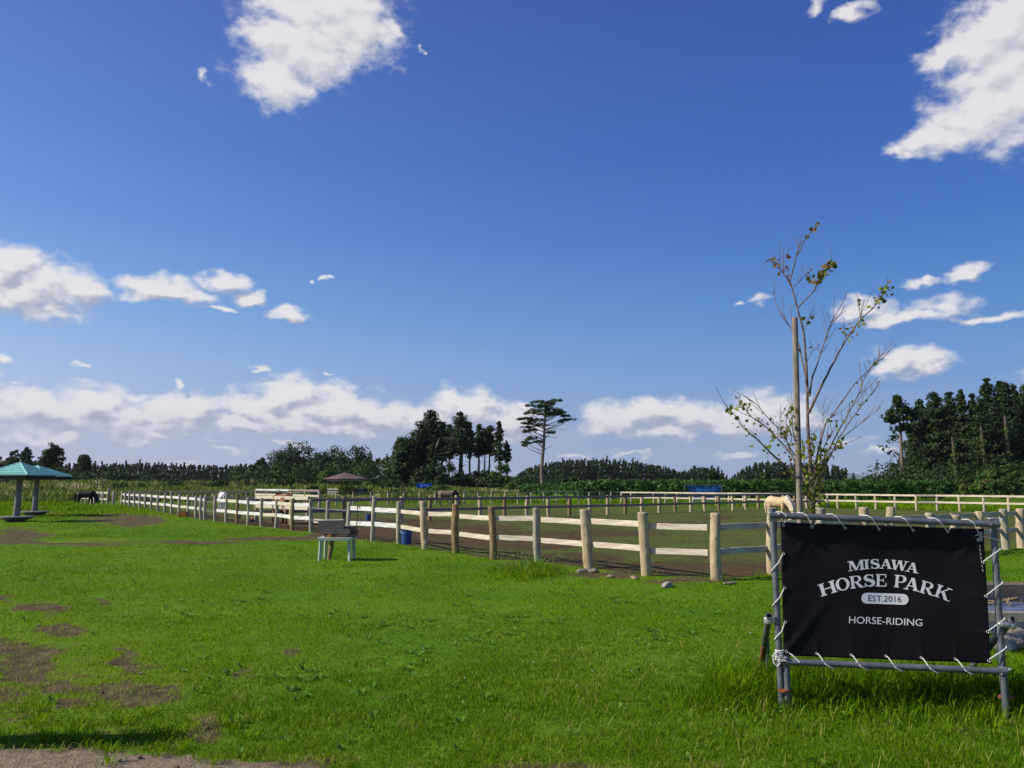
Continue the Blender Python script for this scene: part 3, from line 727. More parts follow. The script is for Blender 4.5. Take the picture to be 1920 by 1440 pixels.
# rear fence: slim posts with pipe rails
RF = [(560.6,948),(595.6,948),(630,947.5),(662,947),(695,946.8),(727,946.6),(757,946.4),(786.5,946),(816,945.8),(844,945.7),(870.3,945.6),(896,945.3),(921.5,945),(947,944.7),(971,944.4),(996,944.2),(1019.5,944.1),(1043,944),(1063.5,944),(1085,944),(1105,943.8),(1125.6,943.8),(1146,943.7),(1165,943.7)]
LF = [(u, 947.2 - (u - 540) * .0003 if u > 0 else 0) for u in range(236, 560, 25)]
rear_fence = thing('rail_fence', gp(560, 948), 'far slim-post fence with thin grey pipe rails at the back of the paddock', 'fence')
rf_ = [gp(u, v) for u, v in LF + RF]
for i, b in enumerate(rf_):
    post_obj('post', rear_fence, local(rear_fence, b), top_h(*(LF + RF)[i][:1], 922 if i >= len(LF) else 921, b), .062, 600 + i, M['log_grey'], (0, 0), 1, n=8, rows=6)
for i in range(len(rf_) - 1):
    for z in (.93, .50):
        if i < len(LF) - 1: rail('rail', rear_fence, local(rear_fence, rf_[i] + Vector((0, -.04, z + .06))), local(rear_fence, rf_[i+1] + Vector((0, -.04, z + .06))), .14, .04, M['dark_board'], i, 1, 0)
        else:
            mb = MB(); mb.tube([local(rear_fence, rf_[i] + Vector((0, -.07, z))), local(rear_fence, rf_[i+1] + Vector((0, -.07, z)))], .028, 6); mb.build('bar', M['galv'], rear_fence, smooth=True)

# pale sunlit fence closing the far right of the paddock
PF = [(1165,944,926),(1183.5,944.4,925),(1226,945.3,926),(1248,945.7,926),(1270,946.2,926),(1300,947,926.5),(1318,947.3,926.5),(1343,948,927),(1367,948.3,927),(1394.5,949.3,927.5),(1421,949.8,927.5),(1448,950.4,928),(1478,951,928),(1506,951.7,928),(1532,952.3,928.5),(1552,952.7,928.5),
      (1571.6,953.2,929),(1606,954.2,930.5),(1642,955.1,930.5),(1679,956.3,931),(1719,957.5,930.2),(1758,957.8,930.2),(1800,959,932),(1845.5,960.2,933),(1892,961.3,932.3),(1940,962.6,933),(1992,964,934),(2050,965.5,935)]
pale_fence = thing('rail_fence', gp(1571.6, 953), 'pale sunlit two-rail fence at the far right edge of the paddock', 'fence')
pf_ = [gp(u, v) for u, v, t in PF]
pd_ = (pf_[0] - pf_[-1]).normalized(); pn = Vector((-pd_.y, pd_.x, 0))
if pn.y > 0: pn = -pn
for i, b in enumerate(pf_):
    post_obj('post', pale_fence, local(pale_fence, b), top_h(PF[i][0], PF[i][2], b), .075, 700 + i, M[('log', 'log_grey')[i % 2]], (rnd.uniform(-.02, .02), 0), 1, n=10, rows=6)
for i in range(len(pf_) - 1):
    for z in (.90, .50):
        rail('rail', pale_fence, local(pale_fence, pf_[i] + pn * .06 + Vector((0, 0, z))), local(pale_fence, pf_[i+1] + pn * .06 + Vector((0, 0, z))), .11, .045, M['board'], 800 + i, 2, .004)

# small pen boards inside the paddock on the left
pen = thing('rail_fence', gp(513, 981.5), 'short cream-railed pen fence inside the paddock behind the white fence', 'fence')
pp = [gp(480, 979), gp(513, 981.5), gp(545, 984), gp(577, 986.5)]
for i, b in enumerate(pp[:3]):
    post_obj('post', pen, local(pen, b), 1.12, .07, 860 + i, M[('log_grey', 'log_brown', 'log')[i]], (0, 0), 1, n=10, rows=8)
for i in range(3):
    for z in (1.04, .66): rail('rail', pen, local(pen, pp[i] + Vector((0, -.06, z))), local(pen, pp[i+1] + Vector((0, -.06, z))), .13, .035, M['cream_board'], 870 + i, 3)
rail('rail', pen, local(pen, gp(577, 983) + Vector((0, -.1, .15))), local(pen, gp(614, 985) + Vector((0, -.1, .15))), .16, .035, M['cream_board'], 880, 2)
pen2 = thing('rail_fence', gp(540, 952), 'white-topped rail pen beyond the white fence, left of the brown-roofed gazebo', 'fence')
q0, q1, q2 = gp(479, 950), gp(541, 953.5), gp(598, 957)
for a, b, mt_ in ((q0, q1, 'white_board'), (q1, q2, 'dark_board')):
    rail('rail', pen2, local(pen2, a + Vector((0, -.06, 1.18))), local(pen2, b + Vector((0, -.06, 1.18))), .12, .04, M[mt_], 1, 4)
    rail('rail', pen2, local(pen2, a + Vector((0, -.06, .86))), local(pen2, b + Vector((0, -.06, .86))), .12, .04, M['cream_board'], 2, 4)
for k in range(6):
    b = q0.lerp(q2, k / 5); post_obj('post', pen2, local(pen2, b), 1.22, .07, 890 + k, M['log'], (0, 0), 1, n=10, rows=6)

# ------------------------------------------------------------------ banner frame, banner and cord
sd = (sB - sA); sd.z = 0; sd.normalize(); sn = Vector((sd.y, -sd.x, 0))        # sn points to the camera
cen = (sA + sB) / 2
def sp(u, v, off=0.0):
    d = ray(u, v); t = (cen - Vector((0, 0, EYE))).dot(sn) / d.dot(sn)
    return Vector((0, 0, EYE)) + d * t + sn * off
frame = thing('sign_stand', Vector((cen.x, cen.y, 0)), 'upright frame of galvanised scaffold pipes standing in long grass, carrying the black banner', 'sign frame')
Lf = lambda p: Vector(p) - frame.location
def fpipe(name, a, b, r=.0230, mat='galv', parent=frame):
    c = (Vector(a) + Vector(b)) / 2; mb = MB(); mb.pipe(Vector(a) - c, Vector(b) - c, r); return mb.build(name, M[mat], parent, Lf(c), True)
lp0, lp1 = sp(1467, 1345), sp(1447.5, 953)
rp0, rp1 = sp(1886, 1358), sp(1861.5, 972)
fpipe('upright', lp0, lp1); fpipe('upright', rp0, rp1)
fpipe('crossbar', sp(1441, 965.5, .05), sp(1868, 982.5, .05)); fpipe('crossbar', sp(1470, 1238, .05), sp(1882, 1256, .05))
fpipe('stub_post', sp(1477.5, 1345, .012), sp(1473.5, 1228, .012)); fpipe('stub_post', sp(1880, 1358, .06), sp(1875, 1265, .06))
def band(u, v, w, h, mat, off=.0, nm='rust_band'):
    c = sp(u, v, off); mb = MB(); mb.lathe((0, 0, 0), [(w*.9, -h), (w, -h*.7), (w, h*.7), (w*.9, h)], 16, 1.0, .8); return mb.build(nm, M[mat], frame, Lf(c), True)
band(1471.5, 1294, .050, .013, 'rust', .004); band(1881.5, 1304, .050, .012, 'rust', .036); band(1450, 985, .0262, .045, 'rust'); band(1871.5, 1122, .0260, .008, 'rust'); band(1880, 1232, .0260, .008, 'rust')
def clamp(u, v, off, s=1.0):
    mb = MB(); c = sp(u, v, off); rz = Euler((0, 0, math.atan2(sd.y, sd.x)))
    for k in (-1, 1): mb.box((0, 0, k*.021*s), (.068*s, .066*s, .012*s), rz, .004)
    mb.box((.012, 0, 0), (.052*s, .058*s, .036*s), rz, .008)
    mb.tube([(.03*s, -.035, .018), (.03*s, -.075*s, .024)], .006, 8); mb.lathe((.03*s, -.06*s, .012), [(.011, 0), (.011, .012)], 6); mb.tube([(-.03*s, -.03, -.015), (-.045*s, -.06*s, -.015)], .006, 8)
    return mb.build('clamp', M['clamp'], frame, Lf(c), True)
clamp(1447.5, 967, .025); clamp(1857, 978, .03, 1.05); clamp(1876.5, 1255, .03, .8); clamp(1463, 1234, .03, .7)
# raking braces behind the frame, held by swivel clamps
bl0 = sp(1441.5, 1157, .01); bl1 = gp(1424, 1262); 
mid_b = bl0.lerp(bl1, .45)
fpipe('brace', bl0 + (bl0 - bl1).normalized() * .03, mid_b); fpipe('brace', mid_b, bl1 - Vector((0, 0, .05)), .0246, 'rust')
mb = MB(); mb.box((.03, 0, 0), (.075, .03, .032), Euler((0, 0, math.atan2(sd.y, sd.x)))); mb.lathe((-.012, .01, -.02), [(.031, -.012), (.033, -.008), (.033, .028), (.031, .032)], 14); mb.build('clamp', M['clamp'], frame, Lf(sp(1444, 1161, .0)), True)
fpipe('stake', gp(1439, 1262) - Vector((0, 0, .05)), gp(1439, 1262) + Vector((0, 0, .30)))
br0 = sp(1894, 1165, .01); br1 = gp(1783, 1286); fpipe('brace', br0 + (br0 - br1).normalized() * .04, br1 - Vector((0, 0, .04)))
mb = MB(); mb.box((-.03, 0, 0), (.085, .035, .036), Euler((0, 0, math.atan2(sd.y, sd.x))), .006); mb.lathe((.018, .01, -.02), [(.031, -.012), (.034, -.008), (.034, .028), (.031, .032)], 14); mb.build('clamp', M['clamp'], frame, Lf(sp(1889, 1170, .02)), True)
stk = gp(1770, 1294); fpipe('stake', stk - Vector((0, 0, .05)), stk + Vector((0, 0, .17))); mb = MB(); mb.lathe((0, 0, 0), [(.031, -.015), (.034, -.01), (.034, .01), (.031, .015)], 14); mb.box((.03, -.01, 0), (.06, .03, .025)); mb.build('clamp', M['clamp'], frame, Lf(stk + Vector((0, 0, .14))), True)

# the banner: corners in the plane of the frame, pulled into folds at its eyelets
TL, TR, BR, BL = (1462.5, 978.5), (1842, 991), (1855.5, 1243), (1468, 1228.5)
def bq(s, t):
    return (TL[0]*(1-s)*(1-t) + TR[0]*s*(1-t) + BR[0]*s*t + BL[0]*(1-s)*t, TL[1]*(1-s)*(1-t) + TR[1]*s*(1-t) + BR[1]*s*t + BL[1]*(1-s)*t)
def bst(u, v):
    s, t = .5, .5
    for _ in range(8):
        pu, pv = bq(s, t); s += (u - pu) / 386; t += (v - pv) / 251
    return s, t
EY = [(.012, .025), (.155, .03), (.318, .03), (.485, .03), (.652, .03), (.822, .03), (.975, .035), (.985, .25), (.99, .50), (.99, .765), (.985, .978), (.832, .978), (.665, .975), (.497, .975), (.328, .975), (.163, .975), (.014, .965), (.012, .745), (.012, .49), (.01, .235)]
def fold(s, t):
    z = .006 * math.sin(7 * s + 2 * t) * math.sin(3.1 * t) + .004 * math.sin(19 * s + 1.3)
    z -= .05 * (s * (1 - s) * t * (1 - t))
    # radial pleats from corners and eyelets
    def crease(s0, t0, dx, dy, ln, w, amp):
        a = (s - s0) * 1.52; b = (t - t0); c = a * dx + b * dy; e = -a * dy + b * dx
        if c < 0: return 0
        return amp * math.exp(-(e / (w + c * .05)) ** 2) * max(0, 1 - c / ln)
    z += crease(0, 1, .62, -.78, .75, .014, .013) + crease(1, 1, -.72, -.69, .75, .016, .018) + crease(1, 0, -.66, .75, .42, .016, .016) + crease(.0, .0, .45, .89, .3, .014, .010) + crease(.155, .0, -.45, .9, .35, .014, .012)
    for (es, et) in EY:
        if et < .1: z += crease(es, 0, .1, 1, .22, .012, .007)
        elif et > .9: z += crease(es, 1, .05, -1, .2, .012, .007)
        elif es < .1: z += crease(0, et, 1, .06, .14, .012, .006)
        else: z += crease(1, et, -1, .08, .2, .012, .008)
    return z
BOFF = .012
def bp3(s, t, extra=0.0):
    u, v = bq(s, t)
    # the edge bows in a little between eyelets
    return sp(u, v, BOFF + fold(min(max(s, 0), 1), min(max(t, 0), 1)) + extra)
banner = thing('banner', Vector((cen.x, cen.y, 0)), 'black vinyl banner with white lettering laced to the pipe frame', 'banner')
Lb = lambda p: Vector(p) - banner.location
def build_banner():
    ns, nt_ = 110, 76; V = []; 
    for j in range(nt_ + 1):
        for i in range(ns + 1):
            s, t = i / ns, j / nt_
            sc = .004 * (1 - abs(math.cos(math.pi * s * 6))) ; s2, t2 = s, t
            if t < .02: t2 = t + .003 * abs(math.sin(math.pi * (s - .0) * 6.1))
            V.append(Lb(bp3(s2, t2)))
    n = ns + 1; i, j = np.meshgrid(np.arange(ns), np.arange(nt_)); a = (j * n + i).ravel()
    q = np.stack([a, a + n, a + n + 1, a + 1], 1)
    me = np_mesh('cloth', V, [q], None, smooth=True)
    def ex(nt, b, cr): b.inputs['Sheen Weight'].default_value = .05
    me.materials.append(material('black_vinyl', [(.35, (.0045, .0045, .006)), (.65, (.0075, .0075, .010))], 3, 4, .55, .06, 220, spec=.16, extra=ex))
    o = link('cloth', me, banner)
    md_ = o.modifiers.new('t', 'SOLIDIFY'); md_.thickness = .0015; md_.offset = -1
build_banner()
# lettering: slab letters drawn as strokes (unit height, y up), set on their arcs
def stroke_poly(p, q, w0, w1=None, hz=True):
    """quad between p and q, widths measured horizontally (hz) or vertically"""
    w1 = w0 if w1 is None else w1
    return [(p[0]-w0/2, p[1]), (p[0]+w0/2, p[1]), (q[0]+w1/2, q[1]), (q[0]-w1/2, q[1])] if hz else [(p[0], p[1]-w0/2), (q[0], q[1]-w1/2), (q[0], q[1]+w1/2), (p[0], p[1]+w0/2)]
def rect(x0, y0, x1, y1): return [(x0, y0), (x1, y0), (x1, y1), (x0, y1)]
def ring(cx, cy, rx, ry, ix, iy, a0, a1, n=22, icx=None):
    out = []; icx = cx if icx is None else icx
    for k in range(n):
        b = []
        for a in (a0 + (a1-a0)*k/n, a0 + (a1-a0)*(k+1)/n): b.append((math.cos(R(a)), math.sin(R(a))))
        out.append([(cx + b[0][0]*rx, cy + b[0][1]*ry), (cx + b[1][0]*rx, cy + b[1][1]*ry), (icx + b[1][0]*ix, cy + b[1][1]*iy), (icx + b[0][0]*ix, cy + b[0][1]*iy)])
    return out
def curve_stroke(pts):
    """pts: (x, y, half width) -> quads along the polyline"""
    out = []; P = [Vector((a, b)) for a, b, w in pts]; N_ = []
    for i in range(len(P)):
        d = (P[min(i+1, len(P)-1)] - P[max(i-1, 0)]).normalized(); N_.append(Vector((-d.y, d.x)))
    for i in range(len(P) - 1):
        a, b = P[i], P[i+1]; out.append([tuple(a - N_[i]*pts[i][2]), tuple(b - N_[i+1]*pts[i+1][2]), tuple(b + N_[i+1]*pts[i+1][2]), tuple(a + N_[i]*pts[i][2])])
    return out
T, t_, sf = .21, .085, .075
def stem(x0, w=T): return [rect(x0, 0, x0+w, 1), rect(x0-.085, 0, x0+w+.085, sf), rect(x0-.085, 1-sf, x0+w+.085, 1)]
S_PTS = []
for k in range(25):
    t = k / 24; a = R(28 + t * 232) if t < .5 else None
def s_letter():
    pts = []
    for a in np.linspace(20, 268, 16): pts.append((.36 + .265*math.cos(R(a)), .745 + .205*math.sin(R(a)), .045 + .055*max(0, math.sin(R(a) - R(100)))))
    for a in np.linspace(88, -160, 16)[1:]: pts.append((.37 + .285*math.cos(R(a)), .265 + .222*math.sin(R(a)), .045 + .065*max(0, math.cos(R(a)))))
    # heavier spine
    pts = [(x, y, w + .06*math.exp(-((y-.5)/.17)**2)) for x, y, w in pts]
    return curve_stroke(pts) + [rect(.585, .68, .65, .97), rect(.06, .02, .125, .32)]
LET = {
 'H': (1.06, stem(.1) + stem(.74) + [rect(.25, .46, .80, .54)]),
 'O': (.98, ring(.49, .5, .47, .52, .255, .435, 0, 360, 36)),
 'R': (1.02, stem(.1) + [rect(.25, .925, .5, 1), rect(.25, .455, .5, .53)] + ring(.5, .7275, .33, .2725, .12, .198, -90, 90, 16) + [stroke_poly((.46, .48), (.80, .0), .22, .25), rect(.70, 0, 1.03, sf)]),
 'S': (.72, s_letter()),
 'E': (.90, stem(.1) + [rect(.25, 1-sf, .80, 1), rect(.25, 0, .83, sf), rect(.25, .47, .60, .54), rect(.73, .70, .80, 1), rect(.76, 0, .83, .31), rect(.56, .36, .625, .65)]),
 'P': (.92, stem(.1) + [rect(.25, .925, .5, 1), rect(.25, .40, .5, .475)] + ring(.5, .70, .36, .30, .14, .225, -90, 90, 16)),
 'A': (1.06, [stroke_poly((.17, 0), (.49, 1), .095, .10), stroke_poly((.83, 0), (.51, 1), .23, .24), rect(.26, .30, .76, .37), rect(.0, 0, .34, sf), rect(.64, 0, 1.06, sf)]),
 'K': (1.10, stem(.1) + [stroke_poly((.30, .40), (.84, .95), .12, .10), rect(.68, 1-sf, 1.04, 1), stroke_poly((.50, .58), (.86, .0), .24, .26), rect(.72, 0, 1.12, sf)]),
 'M': (1.28, [rect(.15, 0, .235, 1), rect(.02, 0, .37, sf), rect(.02, 1-sf, .28, 1), stroke_poly((.62, .02), (.27, 1), .20, .24), stroke_poly((.62, .02), (.97, 1), .10, .10), rect(.93, 0, 1.14, 1), rect(.84, 0, 1.24, sf), rect(.98, 1-sf, 1.24, 1)]),
 'I': (.42, stem(.105)),
 'W': (1.42, [stroke_poly((.42, 0), (.20, 1), .20, .23), stroke_poly((.42, 0), (.68, 1), .09, .09), stroke_poly((.97, 0), (.74, 1), .20, .23), stroke_poly((.97, 0), (1.24, 1), .09, .09), rect(.02, 1-sf, .40, 1), rect(.55, 1-sf, .92, 1), rect(1.08, 1-sf, 1.42, 1)]),
}
M['ink'] = material('white_print', [(.4, (.80, .81, .82)), (.6, (.85, .86, .87))], 8, 3, .5, spec=.4)
def letter_faces(ch, cu, cv, rot, w, h, V, Fc, zc):
    """letter centred on photo point (cu, cv), rotated rot degrees anticlockwise, w x h photo pixels"""
    wid, polys = LET[ch]; c, s = math.cos(R(rot)), math.sin(R(rot))
    for pl in polys:
        zc[0] += .00003; b = len(V)
        # split every polygon lengthwise so that it follows the cloth
        for (x, y) in pl:
            X = (x / wid - .5) * w; Y = (y - .5) * h
            u = cu + X * c - Y * s * 1.0; v = cv - (X * s + Y * c)
            sv, tv = bst(u, v); V.append(Lb(bp3(sv, tv, .0012 + zc[0])))
        Fc.append(tuple(range(b, b + len(pl))))
def c7(x, y): return 1430 + x / 4.465, 1030 + y / 4.465
def lettering(rows):
    V, Fc, z = [], [], [0.0]
    for (ch, x, y, rot, w, h) in rows: letter_faces(ch, *c7(x, y), rot, w / 4.465, h / 4.465, V, Fc, z)
    me = bpy.data.meshes.new('lettering'); me.from_pydata(V, [], Fc); me.materials.append(M['ink']); return link('lettering', me, banner)
lettering([('M', 780, 133, 6, 150, 82), ('I', 867, 124, 3, 50, 80), ('S', 938, 121, 1, 74, 82), ('A', 1033, 122, -2, 108, 80), ('W', 1142, 134, -6, 148, 82), ('A', 1250, 152, -10, 112, 82)])
lettering([('H', 541, 324, 17, 150, 103), ('O', 665, 290, 12, 122, 103), ('R', 785, 270, 7, 124, 104), ('S', 888, 259, 3, 88, 104), ('E', 993, 259, -1, 100, 104)])
lettering([('P', 1153, 268, -5, 108, 104), ('A', 1248, 290, -10, 130, 104), ('R', 1378, 323, -15, 132, 104), ('K', 1508, 362, -21, 140, 106)])
def plain_text(body, cx, cy, w, h, rot, mat, parent, lift, fname='lettering'):
    cu = bpy.data.curves.new('txt', 'FONT'); cu.body = body; cu.resolution_u = 6
    to = bpy.data.objects.new('txt', cu); COL.objects.link(to); bpy.context.view_layer.update()
    me = bpy.data.meshes.new_from_object(to.evaluated_get(bpy.context.evaluated_depsgraph_get()))
    bpy.data.objects.remove(to); bpy.data.curves.remove(cu)
    bm = bmesh.new(); bm.from_mesh(me); bmesh.ops.triangulate(bm, faces=bm.faces); bm.to_mesh(me); bm.free()
    co = np.array([v.co[:] for v in me.vertices]); lo, hi = co.min(0), co.max(0); c, s = math.cos(R(rot)), math.sin(R(rot))
    for v in me.vertices:
        X = ((v.co.x - lo[0]) / (hi[0] - lo[0]) - .5) * w; Y = ((v.co.y - lo[1]) / (hi[1] - lo[1]) - .5) * h
        u, vv = c7(cx + X*c - Y*s, cy - (X*s + Y*c)); sv, tv = bst(u, vv); v.co = Lb(bp3(sv, tv, lift))
    me.materials.clear(); me.materials.append(mat); me.name = fname; return link(fname, me, parent)
plain_text('HORSE-RIDING', 1025, 599, 612, 58, -2.2, M['ink'], banner, .0012)
hw, hh, cx_, cy_ = 198, 45, 1021, 413; pv, pf__ = [], []
for k in range(61):
    X = -hw + 2 * hw * k / 60; e_ = max(0, abs(X) - (hw - hh)); Hh = math.sqrt(max(.5, hh * hh - e_ * e_))
    for j in range(5):
        Y = Hh * (j / 2 - 1); c, s = math.cos(R(-2)), math.sin(R(-2)); u, v = c7(cx_ + X*c - Y*s, cy_ - (X*s + Y*c)); sv, tv = bst(u, v); pv.append(Lb(bp3(sv, tv, .0012)))
    if k: pf__ += [((k-1)*5+j, k*5+j, k*5+j+1, (k-1)*5+j+1) for j in range(4)]
pl_ = MB(); pl_.add(pv, pf__); plate = pl_.build('date_plate', M['ink'], banner)
plain_text('EST.2016', 1021, 413, 278, 50, -2.2, material('black_print', [(.4, (.010, .010, .014)), (.6, (.014, .014, .018))], 5), plate, .0020)
for (s, t) in EY:
    mb = MB(); c = bp3(s, t, .003); q = sn.to_track_quat('Z', 'Y').to_euler(); Mx = q.to_matrix()
    n = 14; ring_v = []
    for rr, z in ((.0045, .0), (.0065, .0025), (.0095, .0025), (.011, 0)): ring_v += [Mx @ Vector((rr*math.cos(6.2832*k/n), rr*math.sin(6.2832*k/n), z)) for k in range(n)]
    mb.add(ring_v, [(i*n+k, (i+1)*n+k, (i+1)*n+(k+1) % n, i*n+(k+1) % n) for i in range(3) for k in range(n)])
    mb.build('eyelet', M['clamp'], banner, Lb(c), True)
# folded corner with stitched seam at the top right
mb = MB(); V = [bp3(.955, .05, .004), bp3(.985, .02, .012), bp3(.99, .09, .010), bp3(.965, .10, .008)]; mb.add([Lb(p) for p in V], [(0, 1, 2, 3)]); mb.build('folded_corner', material('grey_vinyl', [(.4, (.25, .25, .27)), (.6, (.4, .4, .42))], 20, rough=.4), banner)
for k in range(7):
    t = .12 + k * .03; mb = MB(); mb.beam(Lb(bp3(.972 + k*.0015, t, .003)), Lb(bp3(.978 + k*.0015, t + .018, .003)), .003, .002, bevel=.0004); mb.build('stitch', M['ink'], banner)

# lacing cord wound round the pipes
cord = thing('lacing_cord', Vector((cen.x, cen.y, 0)), 'white cord lacing the black banner to the pipe frame', 'cord')
Lc = lambda p: Vector(p) - cord.location
def lace(pts, r=.0036, nm='cord_turn'):
    mb = MB(); P = [Lc(p) for p in pts]; Q = []
    for i in range(len(P) - 1):
        for k in range(4): Q.append(P[i].lerp(P[i+1], k / 4))
    Q.append(P[-1]); mb.tube(Q, r, 7); mb.build(nm, M['rope'], cord, smooth=True)
topx = [1439 + 15, 1493, 1548, 1613, 1675, 1738, 1800]
def rail_v(u): return 965.5 + (u - 1441) * (982.5 - 965.5) / (1868 - 1441)
for k in range(7):
    u0 = topx[k]; s, t = EY[k]; eu, ev = bq(s, t); rv = rail_v(u0)
    lace([sp(u0 - 10, rv + 8, .018), sp(u0 - 6, rv - 2, .012), sp(u0, rv - 6.6, .045), sp(u0 + 8, rv - 6.4, .072), sp(u0 + 16, rv - 1, .083), sp((u0 + 18 + eu) / 2, (rv + 4 + ev) / 2, .06), sp(eu - 2, ev - 1, BOFF + .022), sp(eu, ev, BOFF + .006)])
    if k in (0, 1, 5): lace([sp(eu, ev, BOFF + .006), sp(eu + 4, ev - 4, BOFF), sp(eu + 12, ev - 10, .0), sp(eu + 20, rail_v(eu + 20) + 5, .02)], .0036)
for k in range(7, 11):
    s, t = EY[k]; eu, ev = bq(s, t); pu = 1861.5 + (ev - 972) * 24.5 / 386; dv = -24
    lace([sp(eu, ev, BOFF + .006), sp(eu + 3, ev - 3, BOFF + .015), sp(pu - 4, ev + dv + 6, .034), sp(pu + 5, ev + dv, .029), sp(pu + 8, ev + dv - 4, .006), sp(pu + 4, ev + dv, -.026), sp(pu - 6, ev + dv + 12, -.03), sp(pu - 10, ev + dv + 26, -.012)], .0038)
s, t = EY[6]; eu, ev = bq(s, t); lace([sp(eu, ev, BOFF + .01), sp(eu + 5, ev + 5, .02), sp(1862, 1010, .02), sp(1872, 1014, .02), sp(1875, 1016, -.01)], .004)
for k in range(11, 16):
    s, t = EY[k]; eu, ev = bq(s, t); bv = 1238 + (eu - 1470) * 18 / 412
    lace([sp(eu, ev, BOFF + .006), sp(eu + 3, ev + 2, BOFF + .02), sp(eu + 12, bv + 1, .076), sp(eu + 24, bv + 8, .074), sp(eu + 30, bv + 9, .05), sp(eu + 26, bv + 6, .024)], .0034)
for k in range(16, 20):
    s, t = EY[k]; eu, ev = bq(s, t); pu = 1447.5 + (ev + 30 - 953) * 19.5 / 392
    if k == 16: lace([sp(eu, ev, BOFF + .006), sp(eu + 10, ev + 6, .05), sp(eu + 22, ev + 18, .074)], .0036); continue
    lace([sp(eu, ev, BOFF + .006), sp(eu - 2, ev + 3, BOFF + .015), sp(pu + 5, ev + 17, .03), sp(pu - 4, ev + 27, .029), sp(pu - 8, ev + 34, .008), sp(pu - 5, ev + 38, -.02)], .0038)
lace([sp(1463, 979, .02), sp(1452, 977, .032), sp(1443, 974, .026), sp(1438, 971, 0)], .0042)
for k in range(5):
    v = 1218 + k * 4.2; P = []
    for a in range(0, 400, 25):
        c = sp(1462, v + a * .008, 0); P.append(c + sd * (.031 * math.cos(R(a))) + sn * (.031 * math.sin(R(a))))
    mb = MB(); mb.tube([Lc(p) for p in P], .0048, 7); mb.build('knot', M['rope'], cord, smooth=True)
lace([sp(1456, 1220, .034), sp(1448, 1228, .03), sp(1449, 1240, .032), sp(1456, 1248, .034), sp(1462, 1240, .036)], .0046, 'knot')
lace([sp(1450, 1222, .034), sp(1458, 1232, .04), sp(1472, 1237, .05), sp(1480, 1236, .03)], .0046, 'knot')
# ------------------------------------------------------------------ young tree and its stake
TY = 8.0
stake_b = at_y(1506, 1010, TY); stake_b.z = 0
stake_top = at_y(1490, 596, TY)
stake_b = at_y(1507.5, 907 + EYE / TY * F * 1.0, TY); stake_b.z = 0
stake = thing('tree_stake', stake_b, 'tall weathered timber stake beside the young tree behind the banner', 'stake')
V_, q_, t3 = log_post((stake_top.z), .028, 77, ((stake_top.x - stake_b.x) / stake_top.z, 0), 3, n=14, rows=30)
me = np_mesh('pole', V_, [q_, t3], material('stake_wood', [(.25, (.11, .085, .062)), (.5, (.25, .205, .16)), (.75, (.40, .345, .285))], 5, 6, .85, .5, 22, (9, 9, .8)), smooth=True); link('pole', me, stake)
tree_b = at_y(1524, 907 + EYE / (TY + .15) * F, TY + .15); tree_b.z = 0
young = thing('young_tree', tree_b, 'slender young tree with sparse round yellow-green leaves behind the banner', 'tree')
def c6(x, y): return 1330 + x / 2.4825, 400 + y / 2.4825
